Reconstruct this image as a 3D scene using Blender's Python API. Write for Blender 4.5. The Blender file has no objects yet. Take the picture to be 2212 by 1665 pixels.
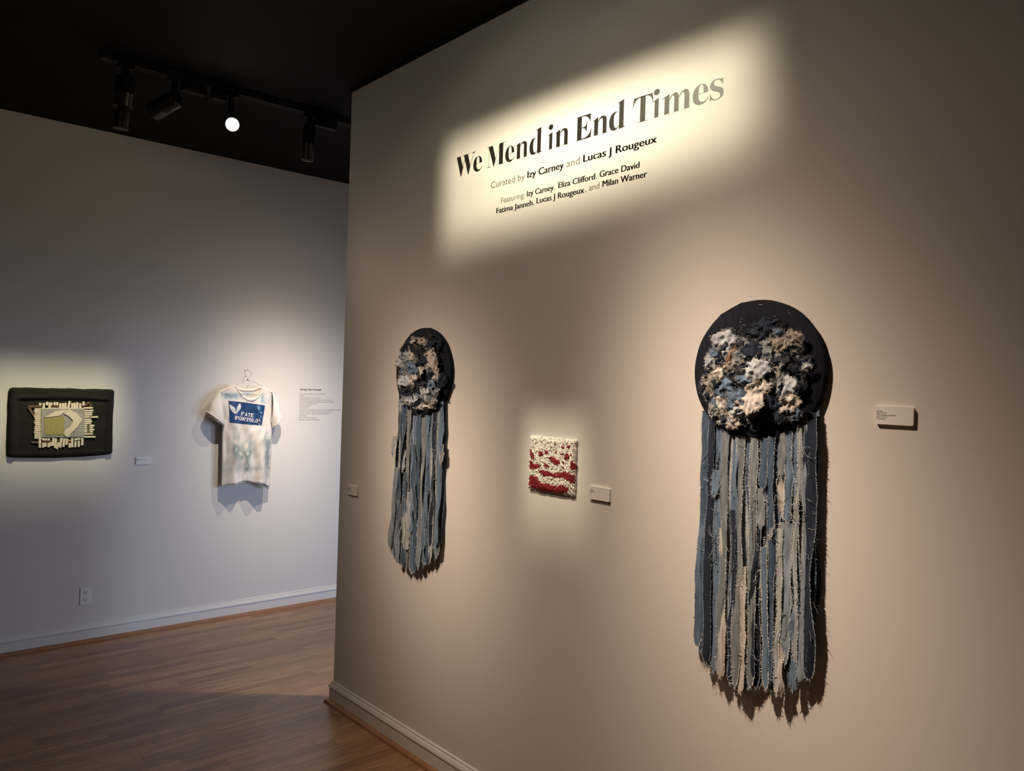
import bpy, bmesh, math, random
from mathutils import Vector, Matrix, noise
from mathutils.geometry import tessellate_polygon

scene = bpy.context.scene
C = scene.collection
R = math.radians

# ------------------------------------------------------------------ camera, world, exposure
EYE = 1.65
WALL_X = 2.008      # face of the partition carrying the title (plane X = WALL_X)
WALL_Y = 5.370      # face of the far wall with the shirt (plane Y = WALL_Y)
CEIL = 3.160
END_Y = 3.638       # free end of the partition

def make_camera():
    f, yaw, pitch, roll = 1701.44, 0.71581, 0.00258, 0.03092
    fw = Vector((math.sin(yaw)*math.cos(pitch), math.cos(yaw)*math.cos(pitch), math.sin(pitch)))
    rt = Vector((math.cos(yaw), -math.sin(yaw), 0)); up = rt.cross(fw)
    r2 = math.cos(roll)*rt + math.sin(roll)*up
    u2 = -math.sin(roll)*rt + math.cos(roll)*up
    cam = bpy.data.cameras.new('camera'); o = bpy.data.objects.new('camera', cam); C.objects.link(o)
    m = Matrix((r2, u2, -fw)).transposed().to_4x4(); m.translation = (0, 0, EYE)
    o.matrix_world = m
    cam.sensor_width = 36; cam.lens = f/2212*36; cam.clip_start = .02
    scene.camera = o
make_camera()

w = bpy.data.worlds.new('sky'); scene.world = w; w.use_nodes = True
w.node_tree.nodes['Background'].inputs[0].default_value = (.62, .78, 1.0, 1)
w.node_tree.nodes['Background'].inputs[1].default_value = 2.0
vs = scene.view_settings
vs.view_transform = 'Standard'; vs.look = 'None'; vs.gamma = 1; vs.use_curve_mapping = False
vs.exposure = 0.0

DAYLIGHT = 112
# daylight through the tall window behind the partition, plus an added side fill
def window_light():
    l = bpy.data.lights.new('side_fill_daylight', 'AREA'); l.shape = 'RECTANGLE'; l.size = .9; l.size_y = 1.6  # second daylight lamp, added to lighten the left part of the far wall
    l.energy = DAYLIGHT*.85; l.color = (.54, .68, 1.0)
    o = bpy.data.objects.new('side_fill_daylight', l); C.objects.link(o)
    o.location = (5.96, .2, 1.2); o.rotation_euler = Vector((-1, 0, 0)).to_track_quat('-Z', 'Z').to_euler()
    l = bpy.data.lights.new('window_daylight', 'AREA'); l.shape = 'RECTANGLE'; l.size = 1.3; l.size_y = 1.6
    l.energy = DAYLIGHT; l.color = (.52, .67, 1.0)
    o = bpy.data.objects.new('window_daylight', l); C.objects.link(o)
    o.location = (5.1, -2.96, 1.2); o.rotation_euler = Vector((0, 1, 0)).to_track_quat('-Z', 'Z').to_euler()   # shines towards +Y
window_light()

WARM = (1.0, .755, .565)
YELL = (1.0, .88, .62)
NEUT = (1.0, .84, .68)
SPOT = {'title': 94, 'denim_near': 325, 'denim_far': 300, 'lit': 16, 'red': 165, 'black': 175, 'shirt_a': 190, 'shirt_b': 95, 'floor': 115}

# ------------------------------------------------------------------ helpers
def link(name, mesh, mat=None, parent=None):
    o = bpy.data.objects.new(name, mesh); C.objects.link(o)
    for m_ in (mat if isinstance(mat, (list, tuple)) else [mat]):
        if m_ is not None and len(mesh.materials) < (len(mat) if isinstance(mat, (list, tuple)) else 1): mesh.materials.append(m_)
    if parent: o.parent = parent
    return o
def pyd(name, V, F, mat=None, parent=None, smooth=False, mi=None):
    me = bpy.data.meshes.new(name); me.from_pydata([tuple(v) for v in V], [], F); me.update()
    if smooth: me.polygons.foreach_set('use_smooth', [True]*len(me.polygons))
    o = link(name, me, mat, parent)
    if mi: me.polygons.foreach_set('material_index', mi)
    return o
def tag(o, label, cat, group=None):
    o['label'] = label; o['category'] = cat
    if group: o['group'] = group
    return o
def struct(o, label=None):
    o['kind'] = 'structure'
    if label: o['label'] = label
    return o
def thing(name, label, cat, loc, rz=0, group=None):
    o = bpy.data.objects.new(name, None); C.objects.link(o); o.empty_display_size = .05
    o.location = loc; o.rotation_euler = (0, 0, rz)
    return tag(o, label, cat, group)
def on_right(name, label, cat, u, z, group=None):      # local x = to the right along the partition, -y = out of it
    return thing(name, label, cat, (WALL_X, -u, z), R(-90), group)
def on_left(name, label, cat, x, z, group=None):
    return thing(name, label, cat, (x, WALL_Y, z), 0, group)
def boxvf(x0, x1, y0, y1, z0, z1):
    V = [(x, y, z) for x in (x0, x1) for y in (y0, y1) for z in (z0, z1)]
    F = [(0, 1, 3, 2), (4, 6, 7, 5), (0, 4, 5, 1), (2, 3, 7, 6), (0, 2, 6, 4), (1, 5, 7, 3)]
    return V, F
def box(name, b, mat, parent=None, bevel=0):
    V, F = boxvf(*b); o = pyd(name, V, F, mat, parent)
    if bevel:
        bm = bmesh.new(); bm.from_mesh(o.data); bmesh.ops.bevel(bm, geom=bm.edges[:], offset=bevel, segments=2, affect='EDGES', profile=.5)
        bm.to_mesh(o.data); bm.free()
    return o
class MB:
    def __init__(s): s.V = []; s.F = []; s.M = []
    def add(s, V, F, m=0):
        k = len(s.V); s.V += [tuple(v) for v in V]; s.F += [tuple(i+k for i in f) for f in F]; s.M += [m]*len(F)
    def tube(s, pts, rad, n=6, m=0, closed=False):
        pts = [Vector(p) for p in pts]; N = len(pts); rings = []
        for i, p in enumerate(pts):
            a = pts[(i-1) % N] if closed or i else p; b = pts[(i+1) % N] if closed or i < N-1 else p
            d = (b-a).normalized() if (b-a).length > 1e-9 else Vector((0, 0, 1))
            q = d.orthogonal().normalized() if i == 0 else (prev - d*prev.dot(d)).normalized()
            prev = q; e = d.cross(q); r_ = rad[i] if isinstance(rad, (list, tuple)) else rad
            rings.append([p + (q*math.cos(2*math.pi*k/n) + e*math.sin(2*math.pi*k/n))*r_ for k in range(n)])
        V = [v for r_ in rings for v in r_]; F = []
        for i in range(N if closed else N-1):
            for k in range(n):
                F.append((i*n+k, i*n+(k+1) % n, ((i+1) % N)*n+(k+1) % n, ((i+1) % N)*n+k))
        if not closed: F += [tuple(range(n-1, -1, -1)), tuple(range((N-1)*n, N*n))]
        s.add(V, F, m)
    def build(s, name, mat, parent=None, smooth=False): return pyd(name, s.V, s.F, mat, parent, smooth, s.M if any(s.M) else None)
def lathe(profile, n=24):       # profile [(r, z)] about Z
    V = [(r_*math.cos(2*math.pi*k/n), r_*math.sin(2*math.pi*k/n), z) for r_, z in profile for k in range(n)]; F = []
    for i in range(len(profile)-1):
        for k in range(n): F.append((i*n+k, i*n+(k+1) % n, (i+1)*n+(k+1) % n, (i+1)*n+k))
    F += [tuple(range(n-1, -1, -1)), tuple(range((len(profile)-1)*n, len(profile)*n))]
    return V, F
def prism(polys, t, y=0, surf=None):        # [(outer, [holes])] in (x, z) -> slab standing out of the wall by t
    V = []; F = []
    for outer, holes in polys:
        loops = [outer]+list(holes)
        tri = tessellate_polygon([[Vector((p[0], p[1], 0)) for p in lp] for lp in loops])
        flat = [p for lp in loops for p in lp]; k = len(V)
        def yy(p): return y + (surf(p[0], p[1]) if surf else 0)
        V += [(p[0], yy(p)-t, p[1]) for p in flat] + [(p[0], yy(p), p[1]) for p in flat]
        n = len(flat)
        for a, b, c in tri:
            pa, pb, pc = flat[a], flat[b], flat[c]
            cr = (pb[0]-pa[0])*(pc[1]-pa[1])-(pb[1]-pa[1])*(pc[0]-pa[0])
            F.append((k+a, k+b, k+c) if cr > 0 else (k+a, k+c, k+b))
        s = 0
        for lp in loops:
            m_ = len(lp)
            for i in range(m_):
                j = (i+1) % m_; F.append((k+s+i, k+s+j, k+n+s+j, k+n+s+i))
            s += m_
    return V, F
def nz(x, y=0, z=0): return noise.noise(Vector((x, y, z)))

# ------------------------------------------------------------------ materials
def mat(name, col, rough=.6, spec=.5, metal=0, var=0, vscale=20, bump=0, bscale=200, stretch=(1, 1, 1), coat=0, sheen=0):
    m = bpy.data.materials.new(name); m.use_nodes = True; nt = m.node_tree; N = nt.nodes; P = N['Principled BSDF']
    P.inputs['Roughness'].default_value = rough; P.inputs['Metallic'].default_value = metal
    P.inputs['Specular IOR Level'].default_value = spec; P.inputs['Base Color'].default_value = (*col, 1)
    if coat: P.inputs['Coat Weight'].default_value = coat
    if sheen: P.inputs['Sheen Weight'].default_value = sheen
    if var or bump:
        tc = N.new('ShaderNodeTexCoord'); mp = N.new('ShaderNodeMapping'); mp.inputs['Scale'].default_value = stretch
        nt.links.new(tc.outputs['Object'], mp.inputs[0])
    if var:
        n_ = N.new('ShaderNodeTexNoise'); n_.inputs['Scale'].default_value = vscale; n_.inputs['Detail'].default_value = 5
        nt.links.new(mp.outputs[0], n_.inputs[0])
        mr = N.new('ShaderNodeMapRange'); mr.inputs[1].default_value = .25; mr.inputs[2].default_value = .75
        mr.inputs[3].default_value = 1-var; mr.inputs[4].default_value = 1+var
        nt.links.new(n_.outputs[0], mr.inputs[0])
        mx = N.new('ShaderNodeVectorMath'); mx.operation = 'SCALE'; mx.inputs[0].default_value = col
        nt.links.new(mr.outputs[0], mx.inputs['Scale']); nt.links.new(mx.outputs[0], P.inputs['Base Color'])
    if bump:
        n2 = N.new('ShaderNodeTexNoise'); n2.inputs['Scale'].default_value = bscale; n2.inputs['Detail'].default_value = 3
        nt.links.new(mp.outputs[0], n2.inputs[0])
        b = N.new('ShaderNodeBump'); b.inputs['Strength'].default_value = bump; b.inputs['Distance'].default_value = .002
        nt.links.new(n2.outputs[0], b.inputs['Height']); nt.links.new(b.outputs[0], P.inputs['Normal'])
    return m
def denim(name, col, var=.42):
    return mat(name, col, .95, .15, var=var, vscale=110, bump=.45, bscale=700, stretch=(1, 1, .16))

M = {}
M['wall'] = mat('wall_paint', (.68, .66, .635), .75, .3, bump=.06, bscale=350)
M['ceiling'] = mat('black_ceiling_paint', (.006, .006, .0065), .8, .2, bump=.05)
M['trim'] = mat('white_trim_paint', (.70, .69, .66), .4, .5)
M['black'] = mat('black_metal', (.018, .018, .020), .30, .6)
M['rubber'] = mat('black_plastic', (.008, .008, .008), .6, .3)
M['shoe'] = mat('stained_shoe_moulding', (.33, .16, .075), .35, .5, var=.2, vscale=30)
M['card'] = mat('white_card', (.80, .79, .78), .6, .3)
M['ink'] = mat('printed_ink', (.03, .03, .03), .7, .2)
M['plastic'] = mat('white_plastic', (.78, .78, .79), .35, .5)
M['slot'] = mat('dark_slot', (.01, .01, .01), .8, .1)
M['steel'] = mat('steel_wire', (.45, .43, .40), .35, .5, metal=1)

def vinyl():
    m = mat('black_vinyl', (.016, .013, .011), .42, .22, bump=.12, bscale=320)
    return m
M['vinyl'] = vinyl()
M['vinyl_light'] = mat('grey_vinyl', (.13, .115, .085), .7, .1)

def floor_mat():
    m = bpy.data.materials.new('oak_strip'); m.use_nodes = True; nt = m.node_tree; N = nt.nodes; L = nt.links; P = N['Principled BSDF']
    tc = N.new('ShaderNodeTexCoord'); oi = N.new('ShaderNodeObjectInfo'); ge = N.new('ShaderNodeNewGeometry')
    add = N.new('ShaderNodeMath'); add.operation = 'ADD'; L.new(oi.outputs['Random'], add.inputs[0]); L.new(ge.outputs['Random Per Island'], add.inputs[1])
    fr = N.new('ShaderNodeMath'); fr.operation = 'FRACT'; L.new(add.outputs[0], fr.inputs[0])
    cr = N.new('ShaderNodeValToRGB'); L.new(fr.outputs[0], cr.inputs[0])
    e = cr.color_ramp.elements; e[0].color = (.27, .14, .072, 1); e[1].color = (.46, .27, .15, 1)
    k = e.new(.35); k.color = (.36, .20, .108, 1); k = e.new(.7); k.color = (.40, .225, .122, 1)
    mp = N.new('ShaderNodeMapping'); mp.inputs['Scale'].default_value = (2.2, 42, 42); L.new(ge.outputs['Position'], mp.inputs[0])
    off = N.new('ShaderNodeCombineXYZ'); sc = N.new('ShaderNodeMath'); sc.operation = 'MULTIPLY'; sc.inputs[1].default_value = 31
    L.new(fr.outputs[0], sc.inputs[0]); L.new(sc.outputs[0], off.inputs[0]); L.new(off.outputs[0], mp.inputs['Location'])
    gr = N.new('ShaderNodeTexNoise'); gr.inputs['Scale'].default_value = 2.2; gr.inputs['Detail'].default_value = 8; gr.inputs['Distortion'].default_value = .6
    L.new(mp.outputs[0], gr.inputs[0])
    mr = N.new('ShaderNodeMapRange'); mr.inputs[1].default_value = .3; mr.inputs[2].default_value = .72; mr.inputs[3].default_value = .62; mr.inputs[4].default_value = 1.25
    L.new(gr.outputs[0], mr.inputs[0])
    vm = N.new('ShaderNodeVectorMath'); vm.operation = 'SCALE'; L.new(cr.outputs[0], vm.inputs[0]); L.new(mr.outputs[0], vm.inputs['Scale'])
    L.new(vm.outputs[0], P.inputs['Base Color'])
    P.inputs['Roughness'].default_value = .30; P.inputs['Specular IOR Level'].default_value = .5
    b = N.new('ShaderNodeBump'); b.inputs['Strength'].default_value = .08; b.inputs['Distance'].default_value = .001
    L.new(gr.outputs[0], b.inputs['Height']); L.new(b.outputs[0], P.inputs['Normal'])
    return m
M['oak'] = floor_mat()
M['subfloor'] = mat('subfloor', (.05, .03, .02), .9, .1)
def emit(name, col, s):
    m = bpy.data.materials.new(name); m.use_nodes = True; P = m.node_tree.nodes['Principled BSDF']
    P.inputs['Base Color'].default_value = (.8, .8, .8, 1); P.inputs['Emission Color'].default_value = (*col, 1); P.inputs['Emission Strength'].default_value = s
    return m
M['lens_on'] = emit('lit_lens', (1, .93, .8), 14)

# ------------------------------------------------------------------ the room
X0, X1, Y0 = -3.4, 6.0, -3.0
struct(box('wall_left', (X0, X1+.1, WALL_Y, WALL_Y+.1, -.05, CEIL), M['wall']), 'white gallery wall with the tie-dyed shirt and black textile panel')
struct(box('wall_right', (WALL_X, WALL_X+.13, Y0, END_Y, -.05, CEIL), M['wall'], bevel=.0), 'white partition wall carrying the exhibition title')
struct(box('wall_side', (X0-.1, X0, Y0-.1, WALL_Y+.1, -.05, CEIL), M['wall']))
ww = MB()
for b in ((X1, X1+.1, Y0-.1, -.3, -.05, CEIL), (X1, X1+.1, .7, WALL_Y, -.05, CEIL), (X1, X1+.1, -.3, .7, 2.05, CEIL), (X1, X1+.1, -.3, .7, -.05, .35)): ww.add(*boxvf(*b))
struct(ww.build('wall_end', M['wall']))
wf = MB()
for b in ((X1-.01, X1+.06, -.3, -.25, .35, 2.05), (X1-.01, X1+.06, .65, .7, .35, 2.05), (X1-.01, X1+.06, -.25, .65, 2.00, 2.05), (X1-.03, X1+.06, -.25, .65, .35, .40), (X1, X1+.05, -.25, .65, 1.18, 1.22)): wf.add(*boxvf(*b))
struct(wf.build('fill_window', M['trim']), 'narrow white framed window added in the unseen end wall to lighten the far wall')  # unseen frame added to go with the side fill light
# back wall, with one tall window in the space behind the partition
wx0, wx1, wz0, wz1 = 4.4, 5.8, .35, 2.05
ww = MB()
for b in ((X0, wx0, Y0-.1, Y0, -.05, CEIL), (wx1, X1, Y0-.1, Y0, -.05, CEIL), (wx0, wx1, Y0-.1, Y0, wz1, CEIL), (wx0, wx1, Y0-.1, Y0, -.05, wz0)): ww.add(*boxvf(*b))
struct(ww.build('wall_back', M['wall']))
wf = MB()
for b in ((wx0, wx0+.05, Y0-.06, Y0+.01, wz0, wz1), (wx1-.05, wx1, Y0-.06, Y0+.01, wz0, wz1), (wx0+.05, wx1-.05, Y0-.06, Y0+.01, wz1-.05, wz1), (wx0+.05, wx1-.05, Y0-.06, Y0+.03, wz0, wz0+.05), (wx0+.05, wx1-.05, Y0-.05, Y0, 1.18, 1.22)): wf.add(*boxvf(*b))
struct(wf.build('window_1', M['trim']), 'tall white framed window behind the partition')
struct(box('shade_header', (WALL_X+.13, X1, 2.70, 2.84, 1.62, CEIL), M['wall']), 'unseen wall header added behind the partition to shade the upper far wall')  # out of view, added to keep window light off the upper far wall
struct(box('ceiling', (X0-.1, X1+.1, Y0-.1, WALL_Y+.1, CEIL, CEIL+.1), M['ceiling']), 'matt black painted ceiling')
struct(box('trim_1', (WALL_X-.006, WALL_X+.136, Y0, END_Y+.006, 3.146, CEIL), M['ceiling']), 'thin black trim along the top of the partition')
fl = struct(box('floor', (X0-.1, X1+.1, Y0-.1, WALL_Y+.1, -.08, -.008), M['subfloor']), 'oak strip floor with a satin finish')

def make_floor():
    rnd = random.Random(11); PW = .0572; g = .00015; bz = .0005
    def plank(L_):
        x0, x1, y0, y1 = g, L_-g, g, PW-g
        V = [(x0, y0, -.008), (x1, y0, -.008), (x1, y1, -.008), (x0, y1, -.008), (x0, y0, -bz), (x1, y0, -bz), (x1, y1, -bz), (x0, y1, -bz),
             (x0+bz, y0+bz, 0), (x1-bz, y0+bz, 0), (x1-bz, y1-bz, 0), (x0+bz, y1-bz, 0)]
        F = [(0, 1, 5, 4), (1, 2, 6, 5), (2, 3, 7, 6), (3, 0, 4, 7), (4, 5, 9, 8), (5, 6, 10, 9), (6, 7, 11, 10), (7, 4, 8, 11), (8, 9, 10, 11)]
        return V, F
    lens = [.42, .56, .70, .84, 1.0, 1.18]; meshes = {}
    for L_ in lens:
        V, F = plank(L_); me = bpy.data.meshes.new('plank'); me.from_pydata(V, [], F); me.materials.append(M['oak']); meshes[L_] = me
    far = MB(); n = 0; y = WALL_Y-PW; rows = 0
    while y > Y0-PW:
        x = X0-rnd.random()*.8
        while x < X1:
            L_ = rnd.choice(lens)
            vis = y > 2.55 and x+L_ > .15 and x < 2.0+max(0, (y-3.5))*.75
            if vis and n < 300:
                o = bpy.data.objects.new('plank', meshes[L_]); C.objects.link(o); o.location = (x, y, 0); o.parent = fl; n += 1
            else:
                V, F = plank(min(L_, X1-x)); far.add([(a+x, b+y, c) for a, b, c in V], F)
            x += L_
        y -= PW; rows += 1
    o = far.build('plank_field', M['oak'], fl); o['kind'] = 'stuff'
make_floor()

def sweep_board(name, prof, path_of, m):
    V = []; F = []; k = len(prof)
    pths = [path_of(d) for d, z in prof]; n = len(pths[0])
    for i in range(n):
        for (d, z), pt in zip(prof, pths): V.append((pt[i][0], pt[i][1], z))
    for i in range(n-1):
        for j in range(k-1): F.append((i*k+j, i*k+j+1, (i+1)*k+j+1, (i+1)*k+j))
    return pyd(name, V, F, m)
BASE = [(0, -.004), (.015, -.004), (.015, .074), (.0105, .077), (.0105, .0795), (.0195, .081), (.0185, .088), (.013, .098), (.0098, .101), (.0075, .1025), (.0085, .105), (.008, .110), (.004, .1125), (0, .1125)]
SHOE = [(.014, -.004), (.034, -.004), (.034, .006), (.031, .013), (.024, .018), (.015, .020)]
def path_left(d): return [(X0, WALL_Y-d), (X1, WALL_Y-d)]
def path_right(d): return [(WALL_X-d, Y0), (WALL_X-d, END_Y+d), (WALL_X+.13+d, END_Y+d), (WALL_X+.13+d, Y0)]
for nm, pth in (('left', path_left), ('right', path_right)):
    struct(sweep_board('baseboard_'+nm, BASE, pth, M['trim']), 'white moulded baseboard with a grooved cap')
    struct(sweep_board('trim_'+('2' if nm == 'left' else '3'), SHOE, pth, M['shoe']), 'brown stained quarter-round shoe moulding')

# ------------------------------------------------------------------ track lighting
def spot_light(name, loc, aim, energy, col, soft=.012, quad=None, edge=.06, sigma=.3, size=150, wide=.10):
    """a spotlight; quad = the four wall points its framing shutters are set to, else a round soft-edged beam"""
    l = bpy.data.lights.new(name, 'SPOT'); l.energy = energy; l.color = col; l.spot_size = R(size); l.spot_blend = .3; l.shadow_soft_size = soft
    o = bpy.data.objects.new(name, l); C.objects.link(o); loc = Vector(loc)
    q = (Vector(aim)-loc).to_track_quat('-Z', 'Y'); o.rotation_mode = 'QUATERNION'; o.rotation_quaternion = q; o.location = loc
    l.use_nodes = True; nt = l.node_tree; N = nt.nodes; L = nt.links; E = N['Emission']
    tc = N.new('ShaderNodeTexCoord'); sp = N.new('ShaderNodeSeparateXYZ'); L.new(tc.outputs['Normal'], sp.inputs[0])
    def mt(op, a, b=None):
        n = N.new('ShaderNodeMath'); n.operation = op
        for i, v in enumerate((a, b)):
            if v is None: continue
            if isinstance(v, (int, float)): n.inputs[i].default_value = v
            else: L.new(v, n.inputs[i])
        return n.outputs[0]
    az = mt('MULTIPLY', sp.outputs[2], BEAM_SIGN); tx = mt('DIVIDE', sp.outputs[0], az); ty = mt('DIVIDE', sp.outputs[1], az)
    if quad:
        inv = q.inverted(); pts = []
        for p in quad:
            v = inv @ (Vector(p)-loc); pts.append(Vector((v.x/-v.z, v.y/-v.z)))
        cen = sum(pts, Vector((0, 0)))/4; prod = None
        for i in range(4):
            a, b = pts[i], pts[(i+1) % 4]; d = (b-a).normalized(); n = Vector((-d.y, d.x))
            if n.dot(cen-a) < 0: n = -n
            dist = mt('ADD', mt('ADD', mt('MULTIPLY', tx, n.x), mt('MULTIPLY', ty, n.y)), -n.dot(a))
            e = edge[i] if isinstance(edge, (tuple, list)) else edge
            mr = N.new('ShaderNodeMapRange'); mr.interpolation_type = 'SMOOTHSTEP'; mr.inputs[1].default_value = -e; mr.inputs[2].default_value = e; mr.inputs[3].default_value = 0; mr.inputs[4].default_value = 1
            L.new(dist, mr.inputs[0]); prod = mr.outputs[0] if prod is None else mt('MULTIPLY', prod, mr.outputs[0])
        L.new(mt('ADD', prod, .012), E.inputs['Strength'])
    else:
        r2 = mt('ADD', mt('MULTIPLY', tx, tx), mt('MULTIPLY', ty, ty))
        core = mt('EXPONENT', mt('MULTIPLY', r2, -1/sigma**2)); halo = mt('MULTIPLY', mt('EXPONENT', mt('MULTIPLY', r2, -1/(2.6*sigma)**2)), wide)
        L.new(mt('ADD', mt('ADD', core, halo), .006), E.inputs['Strength'])
    return o
BEAM_SIGN = -1.0
def wr(u, z): return (WALL_X, -u, z)
def wl(x, z): return (x, WALL_Y, z)

def track_head(label, x, y, aim, body=(.043, .13), front=None, drop=.085, lens=None, driver=0, axis=(1, 0), group='black track spotlights'):
    """adapter box + stem + cylinder head; returns the lens position and aim direction"""
    t = thing('track_spotlight', label, 'spotlight', (x, y, CEIL-.035), 0, group)
    ax = Vector((axis[0], axis[1], 0))
    s = (.035, .018) if axis[0] else (.018, .035)
    box('track_adapter', (-s[0], s[0], -s[1], s[1], -.016, 0), M['rubber'], t, .003)
    if driver:
        d0, d1 = (.03, .03+driver) if driver > 0 else (driver-.03, -.03)
        box('driver_box', (d0, d1, -.022, .022, -.05, 0), M['rubber'], t, .004)
    st = MB(); st.tube([(0, 0, -.005), (0, 0, -drop)], .016, 12); st.build('stem', M['black'], t)
    d = (Vector(aim)-Vector((x, y, CEIL-.035-drop))).normalized()
    r_, ln = body
    prof = [(r_*.82, .022), (r_*.96, .016), (r_, .005), (r_, -ln*.45), (r_*1.02, -ln*.46), (r_*1.02, -ln*.5), (r_, -ln*.51), (r_, -ln+.003), (r_*.97, -ln), (r_*.84, -ln), (r_*.82, -ln+.012)]
    V, F = lathe(prof, 28)
    b = pyd('lamp_body', V, F, M['black'], t); b.location = (0, 0, -drop); b.rotation_mode = 'QUATERNION'
    b.rotation_quaternion = d.to_track_quat('-Z', 'Y')
    for p_ in b.data.polygons: p_.use_smooth = len(p_.vertices) == 4
    bz = -ln
    if front:
        fr, fl_, gap = front
        V, F = lathe([(r_*.5, -ln+.002), (r_*.5, -ln-gap), (fr*.9, -ln-gap), (fr, -ln-gap-.004), (fr, -ln-gap-fl_*.4), (fr*1.03, -ln-gap-fl_*.42), (fr*1.03, -ln-gap-fl_*.5), (fr, -ln-gap-fl_*.52), (fr, -ln-gap-fl_), (fr*.85, -ln-gap-fl_)], 24)
        f_ = pyd('lens_barrel', V, F, M['black'], t); f_.location = b.location; f_.rotation_mode = 'QUATERNION'; f_.rotation_quaternion = b.rotation_quaternion
        for s_ in (-1, 1):
            k = MB(); k.tube([(s_*r_*.4, 0, -ln-gap*.5), (s_*(r_+.012), 0, -ln-gap*.5)], .003, 6); h = k.build('shutter_tab', M['black'], f_)
        bz = -ln-gap-fl_
    if lens:
        V, F = lathe([(lens*.1, bz+.006), (lens, bz+.006), (lens, bz-.0015), (lens*.9, bz-.003), (lens*.1, bz-.004)], 24)
        g = pyd('lens', V, F, M['lens_on'], t); g.location = b.location; g.rotation_mode = 'QUATERNION'; g.rotation_quaternion = b.rotation_quaternion
    P = Vector((x, y, CEIL-.035-drop)) + d*(-bz+.012)
    return P, t

def track(label, x0, x1, y0, y1):
    t = thing('light_track', label, 'light track', ((x0+x1)/2, (y0+y1)/2, CEIL), 0)
    hx, hy = max((x1-x0)/2, .018), max((y1-y0)/2, .018)
    box('rail', (-hx, hx, -hy, hy, -.03, 0), M['rubber'], t, .002)
    if x1-x0 > y1-y0:
        for s in (-1, 1): box('rail_lip', (-hx, hx, s*.014-.004, s*.014+.004, -.034, -.03), M['black'], t)
        box('end_cap', (-hx-.006, -hx+.03, -.019, .019, -.033, 0), M['rubber'], t, .003)
        box('coupler', (.93-.0, 1.05, -.02, .02, -.05, -.03), M['rubber'], t, .003)
    else:
        for s in (-1, 1): box('rail_lip', (s*.014-.004, s*.014+.004, -hy, hy, -.034, -.03), M['black'], t)
    return t
TY = 4.06
track('black ceiling track running along the shirt wall', .93, 3.4, TY-.018, TY+.018)
track('black ceiling track facing the title wall, above the viewer', .98, 1.016, .9, 2.75)
track('short black ceiling track near the left side of the room', .322, .358, 2.8, 3.5)

G = 'track spotlights along the shirt wall'
track_head('two-stage black spotlight hanging straight down, leftmost on the track', 1.035, TY, (.99, 4.13, 2.0), (.044, .125), (.035, .085, .018), .075, group=G)
P, t = track_head('black cylinder spotlight tilted sharply to the left, second along the track', 1.262, TY, (.98, 4.50, 2.80), (.044, .135), None, .105, driver=.12, group=G)
spot_light('panel_spot', P, wl(1.08, 1.33), SPOT['black'], (1.0, .89, .58), .012, [wl(.66, 1.63), wl(1.39, 1.62), wl(1.40, 1.06), wl(.66, 1.03)], .08)
P, t = track_head('lit spotlight with a glowing round lens facing the room', 1.545, TY, (1.15, 2.5, 2.32), (.04, .075), None, .150, lens=.031, driver=-.07, group=G)
spot_light('lit_spot', P+Vector((0, -.02, 0)), wr(-2.9, 1.3), SPOT['lit'], WARM, .012, sigma=.28)
P, t = track_head('slim black spotlight hanging straight down, nearest the title partition', 1.985, TY, (1.96, 4.12, 2.0), (.034, .17), None, .08, driver=.13, group=G)
spot_light('shirt_spot_a', P, wl(2.5, 1.08), SPOT['shirt_a'], NEUT, .012, sigma=.27, wide=.06)
P, t = track_head('black spotlight on the shirt wall track, hidden behind the partition', 2.75, TY, wl(2.35, 1.2), (.04, .13), None, .08, lens=.03, group=G)
spot_light('shirt_spot_b', P, wl(2.45, 1.08), SPOT['shirt_b'], NEUT, .012, sigma=.27, wide=.06)
G = 'track spotlights aimed at the title wall'
P, t = track_head('framing spotlight aimed at the exhibition title', .998, 2.0, wr(-2.02, 2.47), (.043, .10), (.035, .06, .012), .06, lens=.03, axis=(0, 1), group=G)
spot_light('title_spot', P, wr(-2.02, 2.47), SPOT['title'], YELL, .02, [wr(-2.80, 2.68), wr(-1.28, 2.70), wr(-1.24, 2.38), wr(-2.80, 2.25)], (.12, .14, .11, .10))
P, t = track_head('spotlight aimed at the near denim hanging', .998, 1.72, wr(-1.2, 1.3), (.043, .12), None, .06, lens=.03, axis=(0, 1), group=G)
spot_light('near_hanging_spot', P, wr(-1.15, .90), SPOT['denim_near'], WARM, .010, sigma=.275, wide=.07)
P, t = track_head('framing spotlight aimed at the red and white textile', .998, 2.4, wr(-2.06, 1.33), (.043, .10), (.035, .06, .012), .06, lens=.03, axis=(0, 1), group=G)
spot_light('red_piece_spot', P, wr(-2.06, 1.32), SPOT['red'], YELL, .02, [wr(-2.22, 1.51), wr(-1.91, 1.51), wr(-1.89, 1.15), wr(-2.22, 1.13)], .045)
P, t = track_head('spotlight aimed at the far denim hanging', .34, 3.2, wr(-2.78, 1.3), (.043, .12), None, .06, lens=.03, axis=(0, 1), group=G)
spot_light('far_hanging_spot', P, wr(-2.76, 1.1), SPOT['denim_far'], WARM, .010, sigma=.20)
track('short black ceiling track behind the partition', 2.712, 2.748, 2.86, 3.5)
P, t = track_head('spotlight behind the partition shining down on the floor', 2.73, 3.12, (2.05, 3.9, 0), (.043, .12), None, .06, lens=.03, axis=(0, 1), group='track spotlights behind the partition')
spot_light('floor_spot', P, (2.0, 3.95, 0), SPOT['floor'], NEUT, .03, sigma=.24, wide=.05)

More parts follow.
